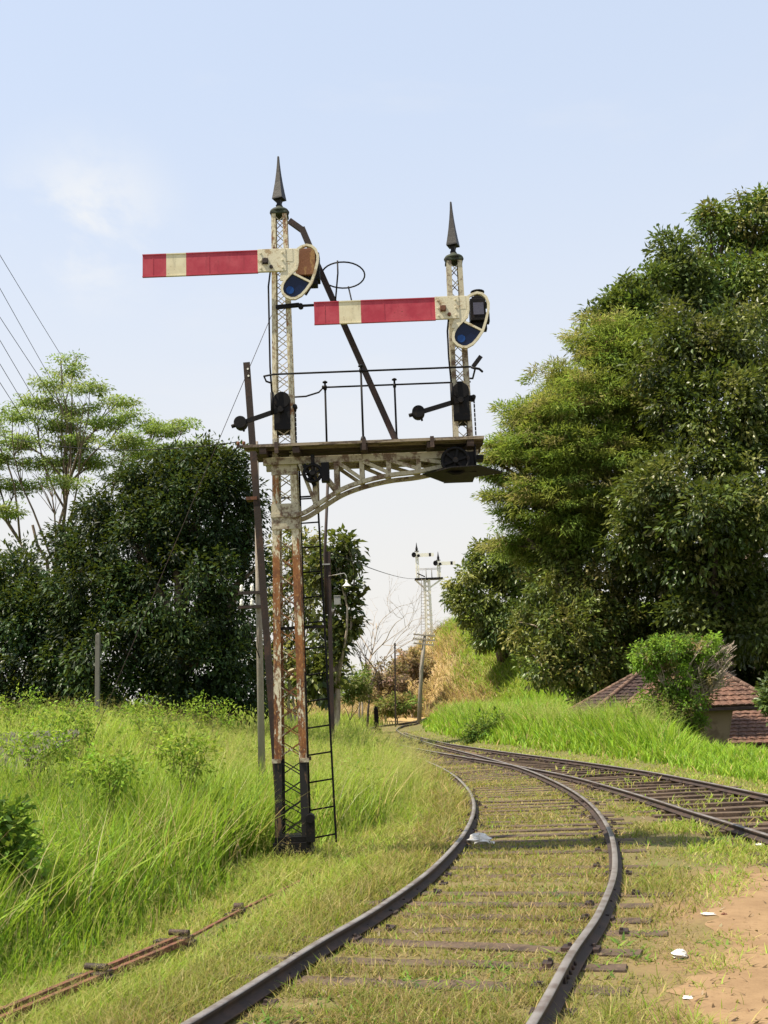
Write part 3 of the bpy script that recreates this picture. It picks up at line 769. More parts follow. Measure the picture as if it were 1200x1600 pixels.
def gb(px, Y, dy=0.0):
    p = at(px, 1090, Y); return (p.x, Y, Hz(p.x, Y) + dy)

DK = [(0.014, 0.030, 0.010), (0.022, 0.046, 0.013), (0.040, 0.074, 0.020), (0.009, 0.018, 0.008)]
MID = [(0.095, 0.155, 0.024), (0.15, 0.195, 0.032), (0.06, 0.105, 0.022), (0.19, 0.185, 0.05)]
OLV = [(0.14, 0.15, 0.035), (0.075, 0.10, 0.022), (0.13, 0.12, 0.035), (0.06, 0.075, 0.02)]
FEA = [(0.20, 0.27, 0.05), (0.25, 0.285, 0.065), (0.15, 0.225, 0.045), (0.29, 0.255, 0.10)]
LIM = [(0.14, 0.20, 0.045), (0.18, 0.23, 0.06), (0.11, 0.17, 0.035), (0.20, 0.22, 0.08)]

# left side
tree('mango_tree', 'large dark glossy rounded tree behind the leaning rail post', 'tree', gb(290, 26),
     [lobe(300, 800, 26, 100, 90, 1.6), lobe(215, 850, 26, 90, 80, 1.5), lobe(355, 800, 26, 58, 90, 1.3), lobe(150, 920, 26, 75, 80, 1.3), lobe(265, 930, 25.5, 120, 110, 1.8), lobe(360, 950, 26, 62, 120, 1.5), lobe(180, 1010, 25.5, 100, 90, 1.5), lobe(320, 1030, 25.5, 95, 90, 1.5), lobe(250, 770, 26.5, 70, 55, 1.2), lobe(330, 742, 26, 48, 36, 1.0), lobe(250, 1085, 25.5, 150, 40, 1.2), lobe(130, 870, 26.3, 55, 50, 1.0), lobe(175, 810, 26.3, 55, 45, 1.0), lobe(235, 775, 26.3, 60, 40, 1.0), lobe(300, 730, 26.2, 60, 30, 1.0), lobe(95, 960, 26.3, 60, 80, 1.0), lobe(268, 722, 26, 32, 18, .6), lobe(362, 722, 26, 26, 20, .6), lobe(392, 790, 26, 24, 30, .6), lobe(398, 890, 26, 22, 36, .6), lobe(202, 752, 26, 24, 18, .5), lobe(146, 790, 26, 22, 18, .5), lobe(100, 840, 26, 22, 20, .5), lobe(318, 708, 26, 20, 12, .4), lobe(370, 1075, 26, 60, 45, 1.0)],
     1050, 84, 0.36, 0.13, 0.058, DK, [3, 4, 2, 2], mat='leaf_dark', trunk_r=0.28, shell=(0.45, 1.0), droop=0.35)
tree('mango_tree', 'dark bushy tree cut by the left edge of the photo', 'tree', gb(20, 27),
     [lobe(20, 930, 27, 80, 75, 1.3), lobe(60, 970, 26.5, 70, 70, 1.2), lobe(-40, 960, 27, 80, 90, 1.4), lobe(40, 1045, 26.5, 95, 60, 1.3), lobe(110, 1050, 26, 60, 50, 1.0), lobe(40, 1095, 26.5, 130, 36, 1.0)],
     460, 76, 0.36, 0.13, 0.06, [(0.020, 0.046, 0.014), (0.036, 0.075, 0.022), (0.012, 0.025, 0.010)], [3, 3, 2], trunk_r=0.25, shell=(0.45, 1.0), droop=0.3)
def airy_tree():
    Y = 34
    lb = []
    for px, py, rx, ry in [(110, 578, 34, 8), (80, 600, 40, 9), (140, 606, 44, 9), (60, 630, 50, 10), (120, 640, 46, 9), (185, 628, 40, 9), (20, 650, 40, 10), (95, 665, 60, 11), (165, 660, 50, 9), (205, 650, 30, 8), (240, 668, 40, 8), (30, 690, 60, 11), (120, 695, 60, 10), (200, 690, 55, 10), (265, 672, 46, 7), (292, 662, 26, 6), (-20, 670, 50, 12),
                           (-10, 715, 60, 12), (70, 725, 60, 10), (150, 722, 60, 10), (230, 705, 55, 9), (300, 700, 50, 8), (340, 712, 45, 8), (-40, 750, 50, 14), (30, 760, 50, 10), (100, 755, 40, 8), (190, 745, 40, 9), (10, 800, 40, 10), (260, 730, 50, 9), (330, 735, 50, 10), (-50, 640, 40, 14), (-30, 790, 40, 14), (95, 560, 14, 4), (120, 555, 12, 4)]:
        lb.append(lobe(px, py, Y + random.uniform(-1.6, 1.6), rx * 0.95, ry, rx * Y / FPX * 0.9))
    return tree('raintree', 'airy light green spreading tree with bare forking branches at left', 'tree', gb(50, Y), lb, 1150, 38, 0.36, 0.115, 0.042, [(0.20, 0.29, 0.07), (0.26, 0.33, 0.10), (0.15, 0.24, 0.05), (0.28, 0.31, 0.13)], [3, 3, 3, 1], mat='leaf_soft', bark='bark', trunk_r=0.15, fork=0.28, droop=0.1, flat=0.33, shell=(0.2, 1.0), twig=0.3, limb_r=0.052, mains=8)
airy_tree()
tree('teak_tree', 'tall thin tree with big round leaves behind the lamp pole', 'tree', gb(525, 45),
     [lobe(520, 870, 45, 34, 26), lobe(540, 855, 45, 20, 16), lobe(500, 900, 45, 22, 30), lobe(535, 920, 45, 24, 30), lobe(545, 960, 45, 16, 36), lobe(520, 1000, 45, 30, 50), lobe(552, 880, 45, 14, 10), lobe(500, 1050, 45, 40, 40)],
     120, 30, 0.45, 0.32, 0.22, OLV + [(0.05, 0.075, 0.03)], [3, 3, 2, 2, 3], trunk_r=0.13, fork=0.4, bark='bark_pale', twig=0.4, shell=(0.3, 1.0))
tree('slender_tree', 'sparse yellow green saplings seen through the signal mast', 'tree', gb(450, 48),
     [lobe(445, 880, 48, 26, 40), lobe(475, 850, 48, 30, 30), lobe(430, 950, 48, 24, 50), lobe(480, 940, 48, 30, 60), lobe(460, 1030, 48, 46, 50), lobe(420, 1040, 48, 30, 50)],
     120, 34, 0.50, 0.26, 0.14, [(0.14, 0.15, 0.05), (0.10, 0.12, 0.04), (0.20, 0.18, 0.08)], [3, 3, 2], mat='leaf_soft', trunk_r=0.09, fork=0.45, bark='bark_pale', twig=0.6, shell=(0.2, 1.0), multi=3)

random.seed(21)
def bare_tree(name, label, base, tops, r, bark, depth=3, group=None):
    root = thing(name, Vector(base), label, 'tree', group)
    mb = MB(); tw = MB()
    def grow(p, d, L, rad, k, out):
        q = p + d * L
        pth = branch_path(p, q, 0.10, 4)
        out.tube(pth, [rad * (1 - 0.10 * i) for i in range(5)], 5 if k < 2 else 7)
        if k == 0: return
        for _ in range(random.choice([2, 3, 3])):
            nd = (d + Vector((random.gauss(0, .5), random.gauss(0, .5), random.gauss(0.08, .35)))).normalized()
            grow(pth[random.choice([2, 3, 4, 4])], nd, L * random.uniform(0.5, 0.8), rad * 0.58, k - 1, tw)
    b = Vector(base)
    for t in tops:
        t = Vector(t); d = (t - b)
        grow(b, d.normalized(), d.length * 0.45, r, depth, mb)
    mb.build('trunk', M[bark], root); tw.build('branches', M[bark], root)
bare_tree('bare_tree', 'leafless pale tree against the sky left of the far signal', gb(565, 72), [at(598, 890, 72), at(585, 930, 72)], 0.07, 'bark_pale', 5)
bare_tree('bare_tree', 'low leafless dark stemmed tree left of the far hill', gb(572, 66), [at(578, 1010, 66)], 0.09, 'bark_dark', 4)
for (px, py, Y, rx, ry, nm, lab, cols) in [
        (600, 1060, 80, 42, 34, 'dry_shrub', 'purplish dry shrub at the foot of the far hill', [(0.24, 0.16, 0.13), (0.34, 0.24, 0.17), (0.17, 0.12, 0.10)]),
        (640, 1040, 84, 34, 26, 'dry_shrub', 'brown dry shrub behind the leaning telegraph pole', [(0.32, 0.21, 0.14), (0.44, 0.32, 0.18), (0.22, 0.15, 0.11)]),
        (545, 1070, 60, 42, 34, 'green_shrub', 'green shrub thicket right of the lamp pole foot', [(0.11, 0.17, 0.045), (0.18, 0.20, 0.06), (0.22, 0.22, 0.08)]),
        (470, 1075, 52, 60, 26, 'green_shrub', 'green shrub thicket behind the signal ladder', [(0.12, 0.19, 0.05), (0.19, 0.22, 0.065)]),
        (760, 1140, 44, 38, 26, 'green_shrub', 'dark green weedy clump beside the second track', [(0.06, 0.13, 0.025), (0.10, 0.18, 0.03), (0.16, 0.20, 0.05)]),
        (620, 1100, 74, 36, 14, 'green_shrub', 'low leafy shrubs in front of the far hill', [(0.15, 0.22, 0.05), (0.26, 0.26, 0.08), (0.36, 0.26, 0.13)])]:
    b = at(px, py, Y)
    tree(nm, lab, 'shrub', (b.x, Y, Hz(b.x, Y)), [lobe(px, py, Y, rx, ry), lobe(px - rx * .5, py + ry * .4, Y, rx * .6, ry * .6), lobe(px + rx * .5, py + ry * .3, Y, rx * .6, ry * .7)], 90, 34, 0.30, 0.20 * Y / 60, 0.10 * Y / 60, cols, [1] * len(cols), mat='leaf_soft', trunk_r=0.05, fork=0.3, twig=0.5, shell=(0.2, 1.0), bark='bark_pale' if 'dry' in nm else 'bark')

# right side
tree('tamarind_tree', 'broad feathery olive green tree right of the signal', 'tree', gb(930, 48),
     [lobe(880, 592, 48, 62, 30), lobe(812, 650, 47.5, 45, 24), lobe(935, 540, 48, 62, 36), lobe(775, 775, 47.5, 26, 10), lobe(790, 800, 48, 22, 12), lobe(800, 850, 48.5, 40, 26), lobe(840, 870, 48.5, 50, 34), lobe(765, 740, 48, 22, 9), lobe(762, 715, 48, 18, 7), lobe(960, 520, 48, 75, 36), lobe(880, 650, 47, 90, 40), lobe(810, 700, 47.5, 55, 26), lobe(960, 620, 47, 90, 60), lobe(860, 720, 47, 85, 36), lobe(940, 720, 47, 90, 55), lobe(820, 770, 47.5, 50, 26), lobe(900, 790, 47.5, 80, 45), lobe(780, 745, 48, 28, 14), lobe(845, 830, 48.5, 50, 30), lobe(1000, 680, 48, 80, 90), lobe(870, 850, 49, 60, 40), lobe(800, 810, 48, 30, 16), lobe(835, 690, 46.5, 70, 40), lobe(850, 770, 46.5, 70, 40), lobe(920, 840, 47, 60, 40), lobe(790, 712, 47, 38, 18), lobe(770, 690, 47.6, 20, 8), lobe(1010, 560, 47.3, 55, 45), lobe(985, 610, 46.8, 60, 45), lobe(865, 655, 46.7, 85, 60), lobe(905, 725, 46.4, 95, 65), lobe(880, 800, 46.6, 80, 55), lobe(960, 560, 47.2, 60, 40), lobe(920, 620, 46.6, 70, 50), lobe(960, 790, 47, 60, 60)],
     2100, 84, 0.58, 0.24, 0.05, FEA, [3, 3, 3, 2], mat='leaf_soft', trunk_r=0.4, fork=0.55, droop=0.05, flat=0.36, shell=(0.15, 1.02), twig=0.25, limb_r=0.15, mains=7)
tree('jak_tree', 'huge dark broad leaved tree at the right edge above the house', 'tree', gb(1130, 44),
     [lobe(1090, 560, 44, 75, 60), lobe(1160, 540, 44, 80, 70), lobe(1060, 640, 44, 60, 65), lobe(1140, 650, 43, 90, 80), lobe(1210, 640, 43.5, 70, 90), lobe(1090, 740, 43, 80, 70), lobe(1180, 760, 42.5, 90, 80), lobe(1020, 790, 43.5, 70, 60), lobe(1100, 850, 42.5, 90, 70), lobe(1190, 870, 44, 90, 80), lobe(1040, 880, 45.5, 80, 60), lobe(1120, 950, 46.5, 100, 60), lobe(1220, 970, 46.5, 70, 80), lobe(1020, 960, 47, 70, 60), lobe(1000, 840, 44, 50, 50), lobe(1260, 760, 43.5, 60, 150), lobe(1090, 900, 45.5, 70, 45), lobe(1170, 940, 45.5, 80, 50), lobe(1100, 800, 40.5, 80, 50), lobe(1180, 800, 40.5, 80, 50), lobe(1030, 760, 41.5, 50, 40), lobe(1140, 990, 47, 90, 40), lobe(1090, 965, 43.0, 60, 42), lobe(1165, 985, 42.8, 70, 45), lobe(1130, 930, 43, 60, 40), lobe(1060, 520, 44.5, 55, 50), lobe(1030, 580, 44, 45, 40)],
     1750, 62, 0.58, 0.24, 0.125, [(0.050, 0.078, 0.017), (0.090, 0.118, 0.025), (0.15, 0.155, 0.05), (0.026, 0.042, 0.012)], [3, 4, 2, 2], trunk_r=0.5, fork=0.4, droop=0.3, shell=(0.5, 1.02), limb_r=0.17, bark='bark_dark', mains=6)  # near-black bark stands in for shade under the crown
tree('creeper_covered_tree', 'very tall tree hung with creepers at the top right corner', 'tree', gb(1180, 56),
     [lobe(1130, 370, 56, 45, 50), lobe(1180, 350, 56, 55, 50), lobe(1230, 380, 56, 60, 80), lobe(1120, 440, 56, 50, 45), lobe(1170, 450, 55, 70, 60), lobe(1110, 345, 56, 26, 24), lobe(1240, 480, 55.5, 60, 80), lobe(1180, 540, 55.5, 90, 50), lobe(1200, 320, 56, 34, 18)],
     420, 60, 0.62, 0.32, 0.15, MID, [3, 3, 3, 1], trunk_r=0.5, fork=0.7, droop=0.6, shell=(0.5, 1.02), limb_r=0.2)
tree('broadleaf_tree', 'grey green rounded tree on the skyline left of the creeper covered tree', 'tree', gb(1050, 54),
     [lobe(1048, 390, 54, 28, 30), lobe(1060, 430, 54, 40, 30), lobe(1090, 470, 54, 40, 40), lobe(1030, 440, 54, 20, 16)],
     130, 56, 0.55, 0.30, 0.15, [(0.08, 0.125, 0.035), (0.11, 0.15, 0.042), (0.06, 0.09, 0.03)], [1, 1, 1], trunk_r=0.3, fork=0.75, droop=0.2)
tree('broadleaf_tree', 'light lime green tree on the skyline above the feathery tree', 'tree', gb(990, 52),
     [lobe(985, 470, 52, 40, 24), lobe(950, 490, 52, 26, 16), lobe(1015, 440, 52, 26, 18), lobe(975, 440, 52, 14, 12), lobe(1010, 490, 52, 45, 26), lobe(925, 495, 52, 14, 14)],
     130, 46, 0.50, 0.30, 0.14, [(0.11, 0.17, 0.035), (0.16, 0.20, 0.04), (0.06, 0.09, 0.025)], [2, 2, 2], trunk_r=0.25, fork=0.8, droop=0.1, twig=0.2)
tree('mango_tree', 'drooping dark mango tree on the green slope right of the far signal', 'tree', gb(790, 79),
     [lobe(770, 880, 77, 46, 36), lobe(730, 910, 76.5, 36, 26), lobe(810, 890, 77, 50, 45), lobe(750, 950, 76, 40, 34), lobe(790, 970, 76, 46, 40), lobe(720, 930, 77, 24, 20), lobe(840, 940, 76.5, 46, 55), lobe(760, 990, 76, 26, 22)],
     330, 60, 0.65, 0.34, 0.15, [(0.09, 0.13, 0.025), (0.15, 0.17, 0.035), (0.05, 0.085, 0.02), (0.2, 0.22, 0.05)], [3, 3, 2, 1], trunk_r=0.35, fork=0.5, droop=0.6, twig=0.1)
tree('guava_tree', 'bushy yellowish olive tree with a grey bent limb left of the tiled house', 'tree', gb(900, 47),
     [lobe(880, 920, 47, 60, 50), lobe(930, 900, 47, 60, 60), lobe(840, 980, 46.5, 46, 50), lobe(900, 990, 46, 66, 50), lobe(960, 980, 46.5, 50, 55), lobe(850, 1040, 46, 46, 40), lobe(920, 1050, 46, 60, 40), lobe(870, 870, 47.5, 40, 36), lobe(975, 1040, 46, 40, 40)],
     420, 58, 0.48, 0.24, 0.11, [(0.12, 0.155, 0.035), (0.17, 0.175, 0.045), (0.075, 0.11, 0.027), (0.21, 0.18, 0.055)], [3, 3, 3, 1], trunk_r=0.22, fork=0.5, droop=0.3, bark='bark_pale', twig=0.15)
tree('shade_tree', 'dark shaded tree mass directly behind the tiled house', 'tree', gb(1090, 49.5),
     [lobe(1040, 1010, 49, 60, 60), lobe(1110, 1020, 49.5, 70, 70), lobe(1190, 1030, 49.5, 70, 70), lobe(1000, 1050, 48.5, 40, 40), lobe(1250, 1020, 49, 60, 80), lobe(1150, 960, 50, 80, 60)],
     320, 56, 0.55, 0.28, 0.13, [(0.025, 0.045, 0.014), (0.035, 0.06, 0.018), (0.05, 0.075, 0.02)], [1, 1, 1], trunk_r=0.3, fork=0.4, droop=0.3)  # leaf greens this dark carry the deep shade in their colour

# ivy covered shrub in front of the house, flat bright top and bare twigs on the right
def ivy_shrub():
    Y = 32.0
    r = tree('ivy_covered_shrub', 'flat topped ivy covered shrub with bare twigs in front of the tiled house', 'shrub', gb(1065, Y),
             [lobe(1040, 1018, Y, 48, 20), lobe(1085, 1008, Y, 44, 14), lobe(1020, 1040, Y, 28, 18), lobe(1060, 1060, Y, 40, 36), lobe(1100, 1040, Y, 36, 30), lobe(1045, 1110, Y, 34, 26), lobe(1070, 1130, Y, 26, 34), lobe(1030, 1095, Y, 30, 20), lobe(1010, 1025, Y, 26, 22), lobe(1075, 1100, Y, 36, 34), lobe(1050, 1150, Y, 40, 24), lobe(1015, 1120, Y, 24, 24), lobe(1105, 1020, Y, 26, 12)],
             400, 60, 0.20, 0.10, 0.055, [(0.20, 0.34, 0.04), (0.14, 0.25, 0.035), (0.08, 0.13, 0.028), (0.22, 0.18, 0.08)], [3, 3, 1.6, 1.4], mat='leaf_soft', trunk_r=0.14, fork=0.55, twig=0.5, droop=0.4, bark='bark_pale')
    tw = MB()
    c = at(1085, 1085, Y)
    for i in range(120):
        e = at(random.uniform(1080, 1152), random.uniform(1000, 1075), Y + random.uniform(-0.8, 0.8))
        pth = branch_path(c + Vector((random.uniform(-.3, .3), random.uniform(-.3, .3), random.uniform(-.3, .3))), e, 0.12, 5)
        tw.tube(pth, [0.026 * (1 - 0.14 * k) for k in range(6)], 5)
        for _ in range(3):
            p = pth[random.choice([2, 3, 4])]; d = Vector((random.uniform(-.2, .35), random.uniform(-.3, .3), random.uniform(-.1, .35)))
            tw.tube([p, p + d * .5 + Vector((0, 0, .03)), p + d], [0.010, 0.008, 0.005], 4)
    tw.build('bare_twigs', M['bark_pale'], r)
ivy_shrub()
tree('broadleaf_shrub', 'leafy shrub at the right edge beside the house eave', 'shrub', gb(1200, 30.5),
     [lobe(1203, 1078, 30.5, 16, 26), lobe(1215, 1100, 30.5, 22, 26)], 40, 40, 0.25, 0.17, 0.08, [(0.06, 0.10, 0.03), (0.10, 0.16, 0.04), (0.16, 0.2, 0.08)], [1, 1, 1], trunk_r=0.05, twig=0.4)
tree('broadleaf_shrub', 'dark leafy bush low at the left edge among the tall grass', 'shrub', gb(10, 8.6),
     [lobe(10, 1300, 8.6, 50, 40), lobe(-30, 1330, 8.6, 70, 60), lobe(34, 1350, 8.5, 30, 26), lobe(0, 1275, 8.7, 40, 16)], 80, 26, 0.14, 0.075, 0.045, [(0.10, 0.20, 0.025), (0.17, 0.30, 0.035), (0.22, 0.34, 0.05), (0.06, 0.12, 0.02)], [3, 3, 2, 2], mat='leaf_soft', trunk_r=0.02, twig=0.5, fork=0.3)
# leafy herbs standing in the left grass
for i, (px, py, Y, lab) in enumerate([(110, 1110, 15.5, 'yellow flowered weed cluster near the grey hut roof'), (60, 1150, 13.0, 'fern like weed at the left edge of the tall grass'), (240, 1105, 18.5, 'leafy weed clump in front of the dark mango tree'),
                                      (330, 1100, 20.0, 'leafy weed clump left of the leaning rail post'), (170, 1190, 11.5, 'light green sapling standing in the tall grass'), (290, 1160, 12.5, 'arching leafy sapling in the middle of the tall grass'), (30, 1095, 19.0, 'leafy yellow green creeper heap at the far left')]):
    b = at(px, py, Y)
    s = 12 / 1
    tree('weed_clump', lab, 'weeds', (b.x, Y, Hz(b.x, Y)), [lobe(px, py, Y, 34, 16), lobe(px + 28, py + 16, Y, 26, 18), lobe(px - 30, py + 12, Y, 30, 14), lobe(px + 4, py + 34, Y, 30, 20)], 64, 14, 0.15, 0.060, 0.028,
         [(0.20, 0.33, 0.035), (0.28, 0.37, 0.05), (0.14, 0.24, 0.03)], [2, 2, 1], mat='leaf_soft', trunk_r=0.012, twig=0.6, fork=0.4, bark='bark', droop=0.2)

# ------------------------------------------------------------------ the bracket signal
def lattice(mb, c, z0, z1, w0, w1, leg=0.055, t=0.007, pitch=0.2, bw=0.016, mi=0):
    cx, cy = c
    def hw(z): return (w0 + (w1 - w0) * (z - z0) / (z1 - z0)) / 2
    for sx in (-1, 1):
        for sy in (-1, 1):
            for ax in (0, 1):
                a, b = hw(z0), hw(z1)
                vs = []
                for z, h in ((z0, a), (z1, b)):
                    X, Yy = cx + sx * h, cy + sy * h
                    if ax == 0: q = [(X, Yy), (X - sx * leg, Yy), (X - sx * leg, Yy - sy * t), (X, Yy - sy * t)]
                    else: q = [(X, Yy - sy * t), (X - sx * t, Yy - sy * t), (X - sx * t, Yy - sy * leg), (X, Yy - sy * leg)]
                    vs += [(u, v, z) for u, v in q]
                fs = [(0, 1, 2, 3), (7, 6, 5, 4)] + [(i, 4 + i, 4 + (i + 1) % 4, (i + 1) % 4) for i in range(4)]
                if sx * sy * (1 if ax == 0 else 1) > 0: fs = [f[::-1] for f in fs]
                mb.add(vs, fs, mi)
    n = max(2, int(round((z1 - z0) / pitch))); dz = (z1 - z0) / n
    for i in range(n):
        za, zb = z0 + i * dz, z0 + (i + 1) * dz; ha, hb = hw(za) - 0.012, hw(zb) - 0.012
        for s in (-1, 1):
            for d in (1, -1):
                o = 0.010 + 0.004 * d
                mb.bar((cx - d * ha, cy + s * (ha - o), za), (cx + d * hb, cy + s * (hb - o), zb), bw, 0.004, (0, 1, 0), mi)
                mb.bar((cx + s * (ha - o), cy - d * ha, za), (cx + s * (hb - o), cy + d * hb, zb), bw, 0.004, (1, 0, 0), mi)

SX, SY = -1.14, 12.5
SIG = thing('semaphore_signal', (SX, SY, Hz(SX, SY)), 'tall rusty lattice bracket signal with two horizontal red and white semaphore arms in front', 'railway signal')
FRONT = SY - 0.20
def make_signal():
    DX = 0.965                                                   # the second, shorter post
    # mast, foot to cap
    mb = MB()
    lattice(mb, (SX, SY), 0.30, 3.86, 0.375, 0.30, 0.082, 0.012, 0.215, 0.012)
    lattice(mb, (SX, SY), 3.86, 4.60, 0.298, 0.275, 0.074, 0.010, 0.19, 0.012)
    lattice(mb, (SX, SY), 4.60, 7.63, 0.268, 0.185, 0.052, 0.008, 0.17, 0.0095)
    mb.build('mast', M['mast'], SIG)
    mb = MB()
    for z, h in ((1.10, 0.045), (3.40, 0.0), (2.2, 0)):
        if not h: continue
        w = 0.185
        for s in (-1, 1):
            mb.box((SX + s * (w - 0.03) - 0.05, SY - w - 0.012, z), (SX + s * (w - 0.03) + 0.05, SY - w + 0.004, z + h))
            mb.box((SX + s * (w - 0.03) - 0.05, SY + w - 0.004, z), (SX + s * (w - 0.03) + 0.05, SY + w + 0.012, z + h))
    mb.build('splice_plate', M['cream_old'], SIG)
    mb = MB()
    mb.box((SX - 0.205, SY - 0.205, -0.05), (SX + 0.205, SY + 0.205, 0.25)); mb.box((SX - 0.19, SY - 0.19, 0.25), (SX + 0.19, SY + 0.19, 0.31))
    mb.box((SX - 0.225, SY - 0.225, 0.13), (SX + 0.225, SY + 0.225, 0.155)); mb.box((SX - 0.21, SY - 0.212, 0.0), (SX - 0.10, SY - 0.206, 0.25))
    mb.box((SX + 0.16, SY - 0.24, 0.25), (SX + 0.25, SY - 0.12, 0.52)); mb.cyl((SX + 0.205, SY - 0.25, 0.5), (SX + 0.205, SY - 0.11, 0.5), 0.05, 12)
    mb.build('base', M['black'], SIG, 0.008)
    # collar where the bracket springs from the mast
    mb = MB()
    mb.box((SX - 0.165, SY - 0.175, 3.86), (SX + 0.165, SY + 0.175, 3.90))
    mb.box((SX - 0.155, SY - 0.160, 3.90), (SX + 0.155, SY - 0.152, 4.02)); mb.box((SX - 0.155, SY - 0.163, 3.72), (SX + 0.155, SY - 0.155, 3.86))
    mb.box((SX + 0.152, SY - 0.15, 3.72), (SX + 0.160, SY + 0.15, 4.02)); mb.box((SX - 0.160, SY - 0.15, 3.72), (SX - 0.152, SY + 0.15, 4.02))
    mb.build('collar', M['cream_old'], SIG)
    mb = MB(); mb.box((SX - 0.15, SY - 0.150, 4.36), (SX + 0.15, SY - 0.142, 4.54)); mb.build('gusset_plate', M['cream_old'], SIG)
    # second post
    mb = MB(); lattice(mb, (DX, SY), 4.66, 6.94, 0.225, 0.185, 0.055, 0.008, 0.19, 0.010)
    mb.build('short_post', M['cream_old'], SIG)
    # finials
    for x, z0 in ((SX, 7.63), (DX, 6.94)):
        mb = MB()
        mb.box((x - 0.105, SY - 0.105, z0), (x + 0.105, SY + 0.105, z0 + 0.035)); mb.lathe((x, SY, z0 + 0.035), [(0.118, 0), (0.122, 0.02), (0.105, 0.045), (0.055, 0.065), (0.04, 0.09)], 14)
        cap = mb.build('post_cap', M['mossy'], SIG, 0.006)
        mb = MB()
        mb.lathe((x, SY, z0 + 0.12), [(0.042, 0), (0.048, 0.016), (0.036, 0.035), (0.034, 0.05), (0.045, 0.085), (0.094, 0.098), (0.092, 0.115), (0.074, 0.20), (0.052, 0.32), (0.033, 0.45), (0.019, 0.58), (0.013, 0.67), (0.004, 0.68)], 4, 0, False, 0.42)
        mb.build('finial', M['finial'], cap)
    # arms with their spectacles
    kid = [(730, 463), (736, 459), (745, 456), (754, 458), (761, 464), (765, 474), (765, 484), (761, 502), (756, 518), (748, 530), (740, 539), (730, 544.5), (722, 544.5), (714, 541), (708, 535), (706, 528), (707, 520), (711, 512), (716, 506), (722, 500), (728, 494), (729.5, 485), (729, 473)]
    YA = FRONT - 0.02
    piv = at(700, 482, YA)
    kid = [at(a, b, YA) - piv for a, b in kid]; kid = [(k.x, k.z) for k in kid]
    def inset(poly, d):
        cxm = sum(p[0] for p in poly) / len(poly); czm = sum(p[1] for p in poly) / len(poly); out = []
        n = len(poly)
        for i in range(n):
            a, b, c = Vector(poly[i - 1]), Vector(poly[i]), Vector(poly[(i + 1) % n])
            t = (c - a).normalized(); nrm = Vector((-t.y, t.x))
            if nrm.dot(Vector((cxm, czm)) - b) < 0 and i not in (18, 19, 20, 21): nrm = -nrm
            out.append((b.x + nrm.x * d, b.y + nrm.y * d))
        return out
    ar = sum(kid[i][0] * kid[(i + 1) % len(kid)][1] - kid[(i + 1) % len(kid)][0] * kid[i][1] for i in range(len(kid)))
    def inset2(poly, d):
        n = len(poly); out = []
        sg = 1 if ar > 0 else -1
        for i in range(n):
            a, b, c = Vector(poly[i - 1]), Vector(poly[i]), Vector(poly[(i + 1) % n])
            t = (c - a).normalized(); out.append((b.x - t.y * d * sg, b.y + t.x * d * sg))
        return out
    arms = [(at(430, 408, YA), at(223, 413, YA).x, at(403, 407, YA).x, (260, 291), (0.275), 0), (piv, at(491, 490, YA).x, at(680, 482, YA).x, (530, 564), 0.27, 1)]
    for pv, xt, xr, band, hgt, idx in arms:
        cz = pv.z
        xb = [at(b, 410 if idx == 0 else 488, YA).x for b in band]
        mb = MB()
        def slab(x0, x1, mi):
            mb.box((x0, YA - 0.008, cz - hgt / 2), (x1, YA + 0.008, cz + hgt / 2), mi)
        slab(xt, xb[0], 0); slab(xb[0], xb[1], 1); slab(xb[1], xr, 0)
        for zz in (cz - hgt / 2, cz + hgt / 2):                # folded edges
            mb.box((xt - 0.002, YA - 0.016, zz - 0.006), (xb[0], YA + 0.016, zz + 0.006), 0); mb.box((xb[0], YA - 0.016, zz - 0.006), (xb[1], YA + 0.016, zz + 0.006), 1); mb.box((xb[1], YA - 0.016, zz - 0.006), (xr, YA + 0.016, zz + 0.006), 0)
        for xx in (xt + 0.12, xb[1] + 0.27):                    # pressed seams
            mb.box((xx, YA - 0.0105, cz - hgt / 2 + 0.008), (xx + 0.010, YA - 0.007, cz + hgt / 2 - 0.008), 0)
        arm = mb.build('semaphore_arm', [M['red'], M['white']], SIG)
        mb = MB()
        x0, x1 = xr, pv.x + 0.13
        mb.box((x0, YA - 0.026, cz - hgt / 2 + 0.0), (x1, YA + 0.012, cz + hgt / 2 + 0.01))
        mb.box((x1, YA - 0.020, cz - 0.02), (pv.x + 0.215, YA + 0.008, cz + hgt / 2 + 0.006))
        mb.box((x1 - 0.004, YA - 0.018, cz - hgt / 2 - 0.03), (pv.x + 0.175, YA + 0.006, cz - 0.02))
        for xx in (x0 + 0.035, x1 - 0.04):
            for zz in (-0.095, 0.0, 0.095): mb.cyl((xx, YA - 0.036, cz + zz), (xx, YA - 0.02, cz + zz), 0.013, 8)
        sh_ = 0.03 if idx == 0 else 0.0
        web = [at(a_, b_, YA) - piv for a_, b_ in ((712, 462.5), (731, 463), (730.5, 485), (729, 494), (723, 500.5), (717, 506.5), (712, 513), (705, 514), (709, 500), (712, 497))]
        web = [(pv.x + q_.x + (sh_ if k_ not in (0, 8, 9) else 0), cz + q_.z) for k_, q_ in enumerate(web)]
        mb.prism(web[::-1], YA - 0.017, YA + 0.006)
        plate = mb.build('arm_casting', M['cream'], arm, 0.003)
        mb = MB(); mb.cyl((x0 + 0.09, YA - 0.065, cz - 0.01), (x0 + 0.09, YA - 0.02, cz - 0.01), 0.034, 12); mb.box((x0 + 0.055, YA - 0.05, cz - 0.045), (x0 + 0.125, YA - 0.024, cz + 0.025))
        mb.cyl((x0 + 0.16, YA - 0.05, cz - 0.085), (x0 + 0.16, YA - 0.02, cz - 0.085), 0.022, 10)
        mb.build('pivot_boss', M['rust'] if idx else M['rust_dark'], arm, 0.003)
        K = [(pv.x + a, cz + b) for a, b in kid]
